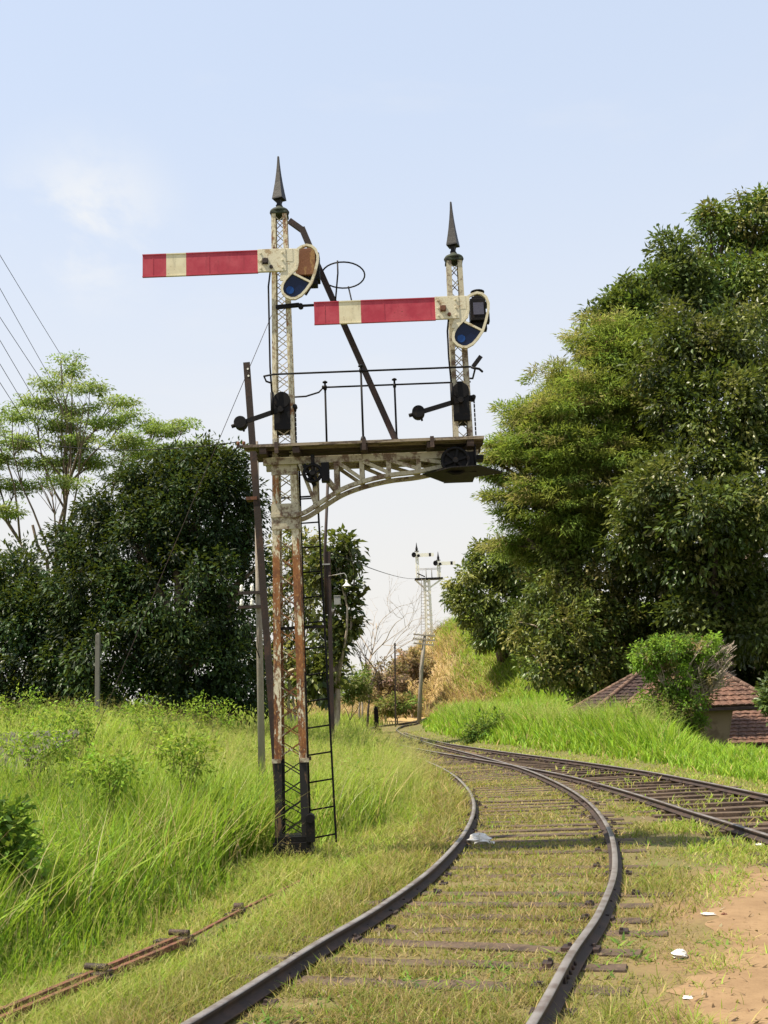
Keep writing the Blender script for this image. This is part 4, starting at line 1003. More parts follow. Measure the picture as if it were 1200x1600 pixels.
        if idx == 0: K = [(x + 0.03, z + 0.005) for x, z in K]
        inn = inset2(K, 0.030); n = len(K)
        mb = MB()
        vs = [(x, YA - 0.022, z) for x, z in K] + [(x, YA - 0.022, z) for x, z in inn] + [(x, YA + 0.016, z) for x, z in K] + [(x, YA + 0.016, z) for x, z in inn]
        fs = []
        for i in range(n):
            j = (i + 1) % n
            fs += [(i, n + i, n + j, j), (2 * n + i, 2 * n + j, 3 * n + j, 3 * n + i), (i, j, 2 * n + j, 2 * n + i), (n + i, 3 * n + i, 3 * n + j, n + j)]
        if ar > 0: fs = [f[::-1] for f in fs]
        mb.add(vs, fs)
        d0, d1 = inn[19], inn[8]
        mb.bar((d0[0], YA - 0.003, d0[1]), (d1[0], YA - 0.003, d1[1]), 0.024, 0.034, (0, 1, 0))
        mb.build('spectacle_frame', M['cream'], arm)
        low = [inn[i] for i in range(8, 20)]
        mb = MB(); mb.prism(low if ar > 0 else low[::-1], YA + 0.001, YA + 0.007)
        lens = mb.build('blue_lens', M['blueglass'], arm)
        cxl, czl = (inn[15][0] + inn[12][0]) / 2 + 0.035, (inn[15][1] + inn[12][1]) / 2 + 0.04
        # brighter blue disc on the glass front paints in the lamp's gleam
        mb = MB(); mb.tube([(cxl, YA - 0.004, czl), (cxl, YA + 0.0005, czl)], [0.046, 0.05], 20); mb.build('gleam_disc', M['bluegleam'], arm)
        # lamp on a bracket behind the spectacle
        mb = MB()
        lx, lz = pv.x + 0.36, cz + 0.045
        if idx == 1:
            mb.box((lx - 0.085, SY - 0.10, lz - 0.16), (lx + 0.10, SY + 0.12, lz + 0.115)); mb.box((lx - 0.06, SY - 0.08, lz + 0.115), (lx + 0.09, SY + 0.10, lz + 0.15))
            mb.cyl((lx + 0.02, SY, lz + 0.15), (lx + 0.02, SY, lz + 0.215), 0.045, 14); mb.lathe((lx + 0.02, SY, lz + 0.215), [(0.05, 0), (0.085, 0.006), (0.085, 0.022), (0.02, 0.04)], 14)
            mb.box((lx + 0.10, SY - 0.06, lz - 0.17), (lx + 0.145, SY + 0.05, lz - 0.05)); mb.box((lx + 0.10, SY - 0.05, lz + 0.03), (lx + 0.13, SY + 0.05, lz + 0.09))
            mb.box((lx - 0.20, SY - 0.05, lz - 0.26), (lx + 0.11, SY + 0.06, lz - 0.162))
            lamp = mb.build('signal_lamp', M['black'], SIG, 0.006)
            mb = MB(); mb.box((lx - 0.05, SY - 0.106, lz - 0.09), (lx + 0.075, SY - 0.1005, lz + 0.06)); mb.build('lamp_window', M['lampglass'], lamp)
        else:
            mb.box((lx - 0.13, SY - 0.12, lz - 0.19), (lx + 0.115, SY + 0.10, lz + 0.15), 0)
            mb.box((lx + 0.115, SY - 0.10, lz - 0.24), (lx + 0.16, SY + 0.08, lz + 0.10), 1); mb.box((lx - 0.16, SY - 0.08, lz - 0.30), (lx + 0.13, SY + 0.06, lz - 0.192), 1)
            mb.cyl((lx + 0.10, SY - 0.05, lz - 0.23), (lx - 0.02, SY - 0.05, lz - 0.42), 0.016, 8, 1)
            mb.build('signal_lamp', [M['amberlamp'], M['black']], SIG, 0.006)
    # motor boxes and balance levers inside each post
    for x, z0, wx, wz, lv in ((SX, 4.90, -1.63, 4.985, 0), (DX, 4.93, 0.445, 5.03, 1)):
        mb = MB()
        mb.box((x - 0.105, SY - 0.155, z0), (x + 0.085, SY + 0.12, z0 + 0.33)); mb.cyl((x - 0.01, SY - 0.165, z0 + 0.36), (x - 0.01, SY + 0.1, z0 + 0.36), 0.10, 18)
        mb.box((x + 0.085, SY - 0.12, z0 + 0.24), (x + 0.155, SY - 0.06, z0 + 0.31)); mb.cyl((x + 0.14, SY - 0.14, z0 + 0.285), (x + 0.14, SY - 0.05, z0 + 0.285), 0.028, 10)
        mb.box((x + 0.07, SY - 0.13, z0 - 0.22), (x + 0.10, SY - 0.10, z0 + 0.24)) if False else None
        mb.build('lever_box', M['black'], SIG, 0.006)
        mb = MB(); y = SY - 0.19
        a = Vector((x - 0.02, y, z0 + 0.235)); b = Vector((wx, y, wz))
        mb.bar(a, b, 0.055, 0.022, (0, 1, 0)); mb.cyl(a + Vector((0, -.03, 0)), a + Vector((0, .03, 0)), 0.035, 12)
        lever = mb.build('balance_lever', M['black'], SIG)
        mb = MB(); mb.cyl(b + Vector((0, -0.07, 0)), b + Vector((0, 0.07, 0)), 0.075, 20); d = (b - a).normalized(); mb.cyl(b + d * 0.06, b + d * 0.115, 0.024, 10); mb.cyl(b + Vector((0.03, -.02, -0.06)), b + Vector((0.04, -.02, -0.105)), 0.014, 8)
        mb.build('weight', M['black'], lever, 0.005)
        # drop rod up to the arm
        ztop = 6.90 if lv == 0 else 6.26
        mb = MB(); xr = x - 0.13
        mb.tube([(xr + 0.03, y - 0.01, ztop), (xr - 0.004, y - 0.01, ztop - 0.25), (xr - 0.004, y - 0.01, z0 + 0.75), (xr + 0.012, y - 0.01, z0 + 0.42)], 0.0105, 8)
        mb.cyl((xr + 0.012, y - 0.01, z0 + 0.44), (xr + 0.012, y - 0.01, z0 + 0.18), 0.020, 8)
        mb.build('drop_rod', M['black'], SIG)
        mb = MB()
        for k in range(9): mb.tube([(x + 0.145, SY - 0.10, z0 + 0.26 - k * 0.055), (x + 0.145, SY - 0.10, z0 + 0.215 - k * 0.055)], 0.009, 6)
        mb.build('chain', M['black'], SIG)
    # platform
    mb = MB()
    for k, (y0, y1) in enumerate(((12.10, 12.29), (12.30, 12.49), (12.50, 12.69), (12.70, 12.89))):
        x0 = -1.44 - (0.14 if k == 0 else 0.02 * k); mb.box((x0, y0, 4.642), (1.175 + 0.01 * (k % 2), y1, 4.675), 0 if k == 0 else 1)
    plat = mb.build('platform', [M['plank'], M['plank_dark']], SIG)
    mb = MB()
    for x in (-1.36, -0.98, -0.20, 0.56, 1.02): mb.box((x - 0.04, 12.12, 4.565), (x + 0.04, 12.88, 4.634))
    for x in (-1.20, -0.20, 0.58): mb.box((x - 0.022, 12.085, 4.56), (x + 0.022, 12.1, 4.69))
    mb.build('joist', M['plank_dark'], plat)
    # bracket truss: two parallel curved girders
    bot = [(456, 807), (476, 801), (500, 786), (532, 766), (566, 753), (608, 743), (655, 737), (705, 726)]
    vert = [(492, 756), (526, 0), (566, 0), (608, 0), (655, 0)]
    def zbot(x):
        P = [at(a, b, 12.35) for a, b in bot]
        return float(np.interp(x, [p.x for p in P], [p.z for p in P]))
    for y in (12.34, 12.68):
        mb = MB()
        mb.box((SX - 0.24, y - 0.03, 4.478), (1.12, y + 0.03, 4.562)); 
        P = [at(a, b, 12.35) for a, b in bot]; xs = [p.x for p in P]
        C = catmull([(p.x, p.z) for p in P], 5)
        for i in range(len(C) - 1): mb.bar((C[i][0], y, C[i][1]), (C[i + 1][0] + 0.002, y, C[i + 1][1]), 0.045, 0.066, (0, 1, 0))
        vx = [at(a, 750, 12.35).x for a, _ in vert]
        for x in vx: mb.box((x - 0.028, y - 0.02, zbot(x) + 0.01), (x + 0.028, y + 0.02, 4.48))
        tx = [at(466, 727, 12.35).x] + vx
        for i in range(len(vx)): mb.bar((tx[i] + 0.02, y - 0.028, 4.475), (vx[i] - 0.005, y - 0.028, zbot(vx[i]) + 0.03), 0.042, 0.012, (0, 1, 0))
        mb.bar((vx[-1] + 0.02, y - 0.028, 4.475), (0.74, y - 0.028, 4.42), 0.042, 0.012, (0, 1, 0))
        mb.build('bracket_girder', M['cream_old'], SIG)
    # pulleys
    def wheel(c, r, name, spokes):
        mb = MB(); cx, cy, cz = c
        mb.tube([(cx + r * math.cos(t), cy, cz + r * math.sin(t)) for t in np.linspace(0, 2 * math.pi, 24, endpoint=False)], 0.020, 8, 0, True)
        for k in range(spokes):
            t = 2 * math.pi * k / spokes + 0.3
            mb.bar((cx, cy, cz), (cx + r * math.cos(t), cy, cz + r * math.sin(t)), 0.026, 0.016, (0, 1, 0))
        mb.cyl((cx, cy - 0.05, cz), (cx, cy + 0.05, cz), 0.032, 12)
        return mb, name
    w = at(488, 738, 12.15)
    mb, _ = wheel((w.x, 12.2, w.z), 0.098, '', 5); mb.box((w.x - 0.02, 12.22, w.z - 0.02), (w.x + 0.02, 12.36, 4.56)); mb.bar((w.x - 0.10, 12.25, w.z + 0.12), (w.x + 0.02, 12.25, w.z - 0.14), 0.05, 0.02, (0, 1, 0))
    mb.box((w.x + 0.10, 12.18, w.z - 0.10), (w.x + 0.19, 12.30, w.z + 0.12)); mb.build('pulley_wheel', M['black'], SIG)
    w = at(717, 718, 12.15)
    mb, _ = wheel((w.x - 0.04, 12.16, w.z - 0.01), 0.15, '', 6); mb.cyl((w.x - 0.04, 12.18, w.z - 0.01), (w.x - 0.04, 12.3, w.z - 0.01), 0.145, 20); mb.box((w.x - 0.15, 12.2, w.z - 0.14), (w.x + 0.2, 12.8, w.z + 0.10)); mb.box((w.x + 0.2, 12.3, w.z + 0.03), (w.x + 0.30, 12.5, w.z + 0.08))
    mb.cyl((w.x + 0.19, 12.2, 4.6), (w.x + 0.19, 12.2, 4.31), 0.014, 8)
    mb.build('pulley_wheel', M['black'], SIG)
    pl = [atz(705, 729, 4.305), atz(748, 726, 4.305), atz(787, 737, 4.305), atz(692, 747, 4.305), atz(660, 740, 4.305)]
    mb = MB(); n = len(pl)
    dn = [p + Vector((0, 0, -0.012)) for p in pl]; dn[3].z -= 0.04
    mb.add(pl + dn, [tuple(range(n)), tuple(range(n, 2 * n))[::-1]] + [(i, n + i, n + (i + 1) % n, (i + 1) % n) for i in range(n)])
    mb.build('drip_plate', M['black'], SIG)
    # handrail: two round bars and their stanchions
    ZR = 5.52; yf, yb = 12.17, 12.84
    mb = MB()
    mb.tube([(1.06, yb - 0.05, ZR + 0.05), (1.13, yb - 0.2, ZR), (1.13, yf + 0.1, ZR), (1.07, yf, ZR), (-1.22, yf, ZR), (-1.34, yf + 0.06, ZR), (-1.33, yf + 0.2, ZR - 0.02), (-1.22, yf + 0.25, ZR - 0.05)], 0.0115, 8)
    mb.tube([(1.12, yb, ZR + 0.02), (-0.68, yb, ZR + 0.02), (-0.74, yb, ZR - 0.04), (-0.9, yb, ZR - 0.085), (-1.12, yb, ZR - 0.09)], 0.0115, 8)
    mb.cyl((-0.70, yb, ZR + 0.02), (-0.64, yb, ZR + 0.02), 0.024, 8)
    hr = mb.build('handrail', M['black'], SIG)
    for px, y in ((509, yb), (566, yf), (618, yb)):
        x = at(px, 640, y).x; mb = MB(); e = 0.045 if y == yf else 0.07
        mb.cyl((x, y, 4.675), (x, y, ZR + e), 0.0125, 8); mb.lathe((x, y, ZR + e), [(0.014, 0), (0.032, 0.008), (0.03, 0.02), (0.012, 0.032)], 10); mb.cyl((x, y, ZR - 0.015), (x, y, ZR + 0.03), 0.02, 8)
        mb.lathe((x, y, 4.675), [(0.035, 0), (0.032, 0.03), (0.022, 0.06)], 8); mb.box((x - 0.10, y - 0.03, 4.672), (x + 0.10, y + 0.03, 4.684))
        mb.build('stanchion', M['black'], hr)
    mb = MB(); mb.bar((1.10, yf, ZR), (1.20, yf + 0.02, ZR + 0.13), 0.05, 0.012, (0, 1, 0)); mb.tube([(1.08, yf, ZR - 0.01), (1.17, yf, ZR - 0.03), (1.21, yf + 0.05, ZR - 0.05)], 0.014, 6); mb.build('rail_clip', M['black'], hr)
    # long raking stay with its cranked top
    mb = MB(); y = 12.72
    k = y / 12.5
    q = [at(a, b, y) for a, b in ((452, 345), (473, 360), (490, 400), (620, 690))]
    mb.bar((q[0].x, y, q[0].z), (q[1].x, y, q[1].z), 0.07, 0.05, (0, 1, 0)); mb.bar((q[1].x - 0.01, y, q[1].z + 0.03), (q[2].x, y, q[2].z), 0.075, 0.055, (0, 1, 0)); mb.bar((q[2].x - 0.01, y - 0.003, q[2].z + 0.02), (q[3].x, y - 0.003, q[3].z - 0.02), 0.072, 0.05, (0, 1, 0))
    mb.build('raking_stay', M['rust_dark'], SIG)
    # safety hoop and the bar that carries it
    mb = MB()
    z = 6.80; hc = (at(536, 426, 12.9).x, 12.9)
    mb.tube([(hc[0] + 0.27 * math.cos(t), hc[1] + 0.42 * math.sin(t), 7.0) for t in np.linspace(0, 2 * math.pi, 30, endpoint=False)], 0.010, 7, 0, True)
    y1 = hc[1] + 0.42; y0 = hc[1] - 0.42
    mb.tube([(hc[0] - 0.05, y0, 7.02), (hc[0] - 0.05, y0, 6.86), (hc[0] - 0.10, y0 + 0.05, 6.45)], 0.010, 7); mb.tube([(hc[0] + 0.05, y1, 7.02), (hc[0] + 0.09, y1, 6.8), (hc[0] - 0.03, y1 - 0.05, 6.42)], 0.010, 7)
    mb.build('safety_hoop', M['black'], SIG)
    mb = MB(); a = at(430, 477, 12.3); b = at(500, 475, 12.3)
    mb.bar((a.x, 12.37, a.z), (a.x + 0.28, 12.37, a.z + 0.02), 0.05, 0.03, (0, 1, 0)); mb.cyl((a.x + 0.2, 12.34, b.z), (0.3, 12.34, b.z + 0.02), 0.017, 8); mb.cyl((a.x + 0.3, 12.31, b.z - 0.005), (a.x + 0.3, 12.37, b.z - 0.005), 0.032, 10)
    mb.build('cross_bar', M['black'], SIG)
    # ladder
    a = Vector((-0.665, 12.45, 0.22)); b = Vector((-0.80, 12.80, 4.60)); w = Vector((-0.27, 0, 0))
    a2 = a + Vector((-0.285, 0, -0.04)); b2 = b + Vector((-0.20, 0, 0))
    mb = MB(); mb.bar(a, b, 0.022, 0.030, (0, 1, 0)); mb.bar(a2, b2, 0.022, 0.030, (0, 1, 0)); lad = mb.build('ladder', M['black'], SIG)
    for k in range(15):
        t = 0.02 + k * 0.0675; mb = MB(); mb.cyl(a.lerp(b, t), a2.lerp(b2, t), 0.0095, 7); mb.build('rung', M['black'], lad)
    for zz in (2.60, 4.16):
        mb = MB(); t = (zz - a.z) / (b.z - a.z); p = a.lerp(b, t); mb.bar((SX - 0.17, p.y - 0.03, zz), (p.x + 0.01, p.y - 0.03, zz + 0.01), 0.035 if zz < 3 else 0.02, 0.012, (0, 1, 0)); mb.build('ladder_tie', M['black'], SIG)
make_signal()

# guy wire from the mast
def wire(name, label, p, q, r, sag=0.0, mat='black', cat='wire', group=None, n=16):
    p, q = Vector(p), Vector(q); mb = MB()
    mb.tube([p.lerp(q, i / n) - Vector((0, 0, 4 * sag * (i / n) * (1 - i / n))) for i in range(n + 1)], r, 6)
    return tag(mb.build(name, M[mat]), label, cat, group)
wire('guy_wire', 'thin grey guy wire slanting down left from the signal mast', (-1.27, 12.55, 6.38), (-3.93, 12.55, Hz(-3.93, 12.55) + 0.02), 0.0042, 0, 'rust_dark')

# ------------------------------------------------------------------ posts, poles and wires
def rail_post():
    Y = 13.2; top = at(386, 568, Y); low = at(431, 1180, Y)
    d = (top - low).normalized(); foot = low - d * (low.z - Hz(low.x, Y) + 0.15) / d.z
    root = thing('rail_post', (foot.x, Y, Hz(foot.x, Y)), 'tall leaning post made from a dark rusty rail left of the signal mast', 'post')
    mb = MB()
    for w, t, oy in ((0.085, 0.012, -0.05), (0.016, 0.09, 0), (0.055, 0.03, 0.05)):
        mb.bar(foot + Vector((0, oy, 0)), top + Vector((0, oy, 0)), w, t, (0, 1, 0))
    body = mb.build('post', M['rust_dark'], root)
    mb = MB()
    for s in (0.09, 0.18): p = top - d * s; mb.cyl(p + Vector((0.012, -0.060, 0)), p + Vector((0.012, -0.052, 0)), 0.013, 10)
    mb.build('bolt', M['porcelain'], root)
    p = at(395, 780, Y); mb = MB(); mb.box((p.x - 0.075, Y - 0.07, p.z - 0.02), (p.x + 0.06, Y + 0.08, p.z + 0.02)); mb.build('clamp', M['rust'], root)
rail_post()
def telegraph_pole():
    Y = 15.0; top = at(399, 690, Y); low = at(407, 1085, Y); x = low.x
    root = thing('telegraph_pole', (x, Y, Hz(x, Y)), 'thin grey telegraph pole with white insulators behind the leaning rail post', 'utility pole')
    mb = MB(); mb.tube([(x, Y, Hz(x, Y) - 0.1), (x, Y, 3.3), (x + 0.002, Y, top.z)], [0.052, 0.042, 0.030], 12); mb.build('pole', M['greywood'], root)
    for pz in (918, 940): 
        p = at(388, pz, Y); mb = MB(); mb.box((p.x - 0.13, Y - 0.085, p.z - 0.10), (x + 0.10, Y - 0.045, p.z - 0.06)); arm = mb.build('cross_arm', M['rust_dark'], root)
        for dx in (-0.085, 0.06):
            mb = MB(); mb.lathe((p.x + dx, Y - 0.065, p.z - 0.07), [(0.013, 0), (0.024, 0.012), (0.028, 0.04), (0.020, 0.06), (0.026, 0.075), (0.016, 0.098), (0.005, 0.105)], 12); mb.build('insulator', M['porcelain'], arm)
    p = at(384, 697, Y); mb = MB(); mb.box((p.x - 0.12, Y - 0.07, p.z - 0.03), (x + 0.06, Y - 0.03, p.z)); arm = mb.build('cross_arm', M['rust_dark'], root)
    for dx in (-0.1, -0.02): mb = MB(); mb.lathe((p.x + dx, Y - 0.05, p.z), [(0.014, 0), (0.024, 0.01), (0.022, 0.05), (0.006, 0.06)], 10); mb.build('insulator', M['rust'], arm)
    mb = MB(); a = at(388, 962, Y); b = at(398, 1000, Y); mb.tube([(a.x, Y - 0.06, a.z), (b.x - 0.02, Y - 0.06, b.z + 0.05), (x, Y - 0.05, b.z - 0.25)], 0.007, 6); mb.build('lead_wire', M['black'], root)
    wire('telephone_wire', 'single dark wire running left from the telegraph pole across the airy tree', (p.x - 0.1, Y - 0.05, p.z + 0.05), at(-160, 620, 22), 0.0065, 0.5)
telegraph_pole()
GW = 'overhead wires at the upper left'
for (a, b, lab) in [((0, 395), (95, 550), 'topmost overhead wire at the upper left corner'), ((0, 447), (60, 553), 'second overhead wire from the top at the left edge'), ((0, 492), (64, 588), 'third overhead wire from the top at the left edge'),
                    ((0, 528), (50, 612), 'fourth overhead wire down at the left edge'), ((0, 565), (30, 614), 'fifth overhead wire down at the left edge'), ((0, 594), (26, 634), 'lowest overhead wire at the left edge')]:
    va = Vector(a); vb = Vector(b); d = (vb - va).normalized()
    s = va - d * 160; e = va + d * 330
    wire('overhead_wire', lab, at(s.x, s.y, 24), at(e.x, e.y, 44), 0.0085, 0.10, 'black', 'wire', GW)
def lamp_pole():
    Y = 30.0; low = at(518, 1095, Y); x = low.x; z0 = Hz(x, Y)
    root = thing('lamp_pole', (x, Y, z0), 'dark slim lamp pole with a white lampshade behind the signal ladder', 'lamp post')
    zs = at(519, 862, Y).z
    mb = MB()
    for w, t, oy in ((0.115, 0.014, -0.05), (0.02, 0.09, 0), (0.08, 0.03, 0.05)): mb.bar((x, Y + oy, z0 - 0.1), (x + 0.035, Y + oy, zs), w, t, (0, 1, 0))
    mb.build('post', M['rust_dark'], root)
    mb = MB(); t = at(513, 738, Y); mb.tube([(x - 0.075, Y - 0.04, at(513, 960, Y).z), (x - 0.06, Y - 0.04, zs), (t.x, Y - 0.04, t.z)], 0.042, 10); mb.build('extension_pipe', M['rust_dark'], root)
    mb = MB(); z = at(515, 882, Y).z; mb.box((x - 0.16, Y - 0.09, z - 0.02), (x + 0.07, Y + 0.07, z + 0.02)); mb.build('clamp', M['galv'], root)
    p = at(542, 912, Y)
    mb = MB(); mb.lathe((p.x, Y - 0.15, p.z - 0.09), [(0.125, 0), (0.12, 0.012), (0.06, 0.06), (0.03, 0.10), (0.026, 0.15), (0.03, 0.17)], 18); shade = mb.build('lamp_shade', M['porcelain'], root)
    mb = MB(); mb.tube([(p.x, Y - 0.15, p.z + 0.08), (p.x, Y - 0.15, p.z + 0.20), (p.x - 0.06, Y - 0.13, p.z + 0.28), (x + 0.02, Y - 0.06, p.z + 0.22)], 0.012, 8); mb.build('lamp_arm', M['galv'], root)
    b = at(527, 938, Y); mb = MB(); mb.box((b.x - 0.08, Y - 0.12, b.z - 0.13), (b.x + 0.09, Y + 0.02, b.z + 0.10)); mb.box((b.x - 0.09, Y - 0.13, b.z + 0.10), (b.x + 0.10, Y + 0.03, b.z + 0.12)); mb.build('switch_box', M['galv'], root, 0.006)
lamp_pole()
def concrete_post():
    Y = 22.0; p = at(153, 992, Y); x = p.x; z0 = Hz(x, Y)
    mb = MB(); mb.bar((x, Y, z0 - 0.1), (x + 0.0, Y, p.z), 0.085, 0.08, (0, 1, 0)); mb.lathe((x, Y, p.z), [(0.048, 0), (0.036, 0.03), (0.01, 0.04)], 4, 0, False, math.pi / 4)
    o = mb.build('concrete_post', M['concrete'], None, 0.008); tag(o, 'pale square concrete post in front of the dark trees at left', 'post')
concrete_post()
def far_posts():
    Y = 72.0; lo, hi = at(653, 1102, Y), at(664, 988, Y); z0 = Hz(lo.x, Y)
    root = thing('telegraph_pole', (lo.x, Y, z0), 'leaning telegraph pole with cross arms before the far hill', 'utility pole')
    d = (hi - lo); mb = MB(); mb.tube([lo + Vector((0, 0, z0 - lo.z - 0.2)), lo.lerp(hi, 0.5), hi], [0.15, 0.13, 0.10], 10); mb.build('pole', M['greywood'], root)
    for py, w in ((992, 0.72), (999, 0.72), (1006, 0.66)):
        c = at(663.5 - (py - 988) * 0.1, py, Y); mb = MB(); mb.bar((c.x - w, Y - 0.12, c.z + 0.06), (c.x + w, Y - 0.12, c.z - 0.12), 0.09, 0.07, (0, 1, 0)); arm = mb.build('cross_arm', M['greywood'], root)
        for k in (-0.9, -0.5, 0.5, 0.9): mb = MB(); mb.lathe((c.x + w * k, Y - 0.12, c.z - 0.09 * k + 0.03), [(0.02, 0), (0.035, 0.02), (0.03, 0.09), (0.01, 0.11)], 8); mb.build('insulator', M['porcelain'], arm)
    Y = 70.0; lo, hi = at(616, 1085, Y), at(617, 1005, Y); z0 = Hz(lo.x, Y)
    mb = MB(); mb.bar((lo.x, Y, z0 - 0.1), (hi.x, Y, hi.z), 0.10, 0.03, (0, 1, 0)); mb.bar((lo.x, Y + 0.04, z0 - 0.1), (hi.x, Y + 0.04, hi.z), 0.03, 0.08, (0, 1, 0)); mb.box((hi.x - 0.07, Y - 0.03, hi.z - 0.06), (hi.x + 0.07, Y + 0.07, hi.z))
    tag(mb.build('iron_post', M['rust_dark']), 'upright rusty iron post in front of the purplish shrubs', 'post')
    Y = 60.0; p = at(588, 1105, Y); z0 = Hz(p.x, Y)
    mb = MB(); q = p.z - 0.25; mb.box((p.x - 0.14, Y - 0.08, z0 - 0.1), (p.x + 0.10, Y + 0.08, q + 0.08)); mb.lathe((p.x - 0.03, Y, q + 0.07), [(0.10, 0), (0.12, 0.08), (0.08, 0.18), (0.03, 0.22)], 12); mb.box((p.x + 0.08, Y - 0.05, z0), (p.x + 0.25, Y + 0.05, z0 + 0.25))
    tag(mb.build('point_indicator', M['black'], None, 0.01), 'small black trackside point indicator at the far bend of the track', 'point indicator')
far_posts()

def far_signal():
    Y = 100.0
    c = at(668, 990, Y); plz = at(668, 905, Y).z; xm = c.x; z0 = Hz(xm, Y)
    root = thing('semaphore_signal', (xm, Y, z0), 'distant white bracket signal on the hill seen from behind with two pale arms', 'railway signal')
    mb = MB(); lattice(mb, (xm + 0.15, Y), z0 - 0.2, plz, 0.75, 0.62, 0.22, 0.02, 0.45, 0.05); mb.build('mast', M['sigwhite'], root)
    mb = MB(); mb.box((at(648, 906, Y).x, Y - 0.5, plz - 0.05), (at(692, 906, Y).x, Y + 0.5, plz + 0.09)); plat = mb.build('platform', M['black'], root)
    mb = MB()
    for s in (-1, 1):
        e = at(650 if s < 0 else 689, 906, Y).x; mb.bar((xm + 0.15 + s * 0.3, Y - 0.3, plz - 0.75), (e, Y - 0.3, plz - 0.08), 0.11, 0.08, (0, 1, 0)); mb.bar((xm + 0.15 + s * 0.3, Y + 0.3, plz - 0.75), (e, Y + 0.3, plz - 0.08), 0.11, 0.08, (0, 1, 0))
    mb.build('bracket_girder', M['sigwhite'], root)
    for pxb, pyt, pxs, ypix in ((653, 862, 651, 868), (686, 876, 684, 881)):
        b = at(pxb, 905, Y); t = at(pxb - 2 if pxb < 660 else pxb - 1, pyt, Y); x = (b.x + t.x) / 2
        mb = MB(); lattice(mb, (x, Y), plz + 0.09, t.z, 0.36, 0.28, 0.13, 0.015, 0.3, 0.03); post = mb.build('post', M['sigwhite'], root)
        mb = MB(); mb.lathe((x, Y, t.z), [(0.20, 0), (0.20, 0.08), (0.07, 0.12), (0.13, 0.22), (0.06, 0.5), (0.015, 0.85)], 8, 0, False); mb.build('finial', M['black'], post)
        az = at(pxb, ypix, Y).z
        mb = MB(); mb.box((x - 0.15, Y - 0.26, az - 0.16), (x + 1.55, Y - 0.22, az + 0.16), 0); mb.box((x + 1.10, Y - 0.264, az - 0.163), (x + 1.30, Y - 0.216, az + 0.163), 1)
        arm = mb.build('semaphore_arm', [M['sigwhite'], M['black']], root)
        mb = MB(); mb.tube([(x - 0.28 + 0.17 * math.cos(q), Y - 0.24, az + 0.05 + 0.2 * math.sin(q)) for q in np.linspace(0, 6.283, 14, endpoint=False)], 0.05, 6, 0, True); mb.cyl((x - 0.28, Y - 0.26, az + 0.05), (x - 0.28, Y - 0.22, az + 0.05), 0.15, 12); mb.cyl((x + 0.13, Y - 0.3, az - 0.05), (x + 0.13, Y - 0.2, az - 0.05), 0.14, 12); mb.build('spectacle_frame', M['black'], arm)
    mb = MB(); z = plz + 0.95; x0, x1 = at(650, 900, Y).x, at(690, 900, Y).x
    for y in (-0.45, 0.45):
        mb.cyl((x0, Y + y, z), (x1, Y + y, z), 0.025, 6)
        for k in (0.1, 0.4, 0.62, 0.9): mb.cyl((x0 + (x1 - x0) * k, Y + y, plz), (x0 + (x1 - x0) * k, Y + y, z), 0.025, 6)
    mb.build('handrail', M['galv'], root)
    mb = MB(); a, b = at(660, 990, Y), at(661.5, 912, Y); 
    for dx in (-0.18, 0.18): mb.bar((a.x + dx, Y - 0.7, z0 - 0.1), (b.x + dx, Y - 0.55, plz), 0.05, 0.05, (0, 1, 0))
    n = 22
    for k in range(n): t = (k + 0.5) / n; mb.cyl((a.x + (b.x - a.x) * t - 0.18, Y - 0.7 + 0.15 * t, z0 + (plz - z0) * t), (a.x + (b.x - a.x) * t + 0.18, Y - 0.7 + 0.15 * t, z0 + (plz - z0) * t), 0.02, 5)
    mb.build('ladder', M['galv'], root)
    p = at(660, 890, Y); mb = MB(); mb.bar((p.x - 0.5, Y - 0.3, plz + 0.55), (p.x + 0.2, Y - 0.3, plz + 0.2), 0.1, 0.05, (0, 1, 0)); mb.build('balance_lever', M['black'], root)
    wire('overhead_wire', 'thin wire running from the lamp pole towards the distant signal', at(515, 862, 30), at(652, 904, Y - 0.6), 0.016, 0.25)
far_signal()

# ------------------------------------------------------------------ house and hut
def tile_plane(mb, a, b, c, d, mi=0, course=0.30, t=0.035):
    """tiled slope: eave a-b, ridge d-c; stepped courses of tiles"""
    a, b, c, d = map(Vector, (a, b, c, d)); n = max(2, int(((d - a).length) / course))
    nr = (b - a).cross(d - a).normalized()
    if nr.z < 0: nr = -nr
    for i in range(n):
        t0, t1 = i / n, (i + 1) / n
        p0, p1, q1, q0 = a.lerp(d, t0), b.lerp(c, t0), b.lerp(c, t1), a.lerp(d, t1)
        w = (p1 - p0).length; m = max(1, int(w / 0.24))
        for j in range(m):
            s0, s1 = j / m, (j + 1) / m
            jit = nr * (t + random.uniform(-0.008, 0.010)); e = 0.004
            A, B_, C_, D_ = p0.lerp(p1, s0) + jit, p0.lerp(p1, s1 - e) + jit, q0.lerp(q1, s1 - e) + nr * 0.006, q0.lerp(q1, s0) + nr * 0.006
            mid0 = (A + B_) / 2 + nr * 0.022; mid1 = (C_ + D_) / 2 + nr * 0.018
            mb.add([A, mid0, B_, C_, mid1, D_, A - jit * 1.2, B_ - jit * 1.2], [(0, 1, 4, 5), (1, 2, 3, 4), (6, 7, 2, 1, 0)], mi)
    mb.add([a, b, c, d], [(0, 1, 2, 3)], mi)
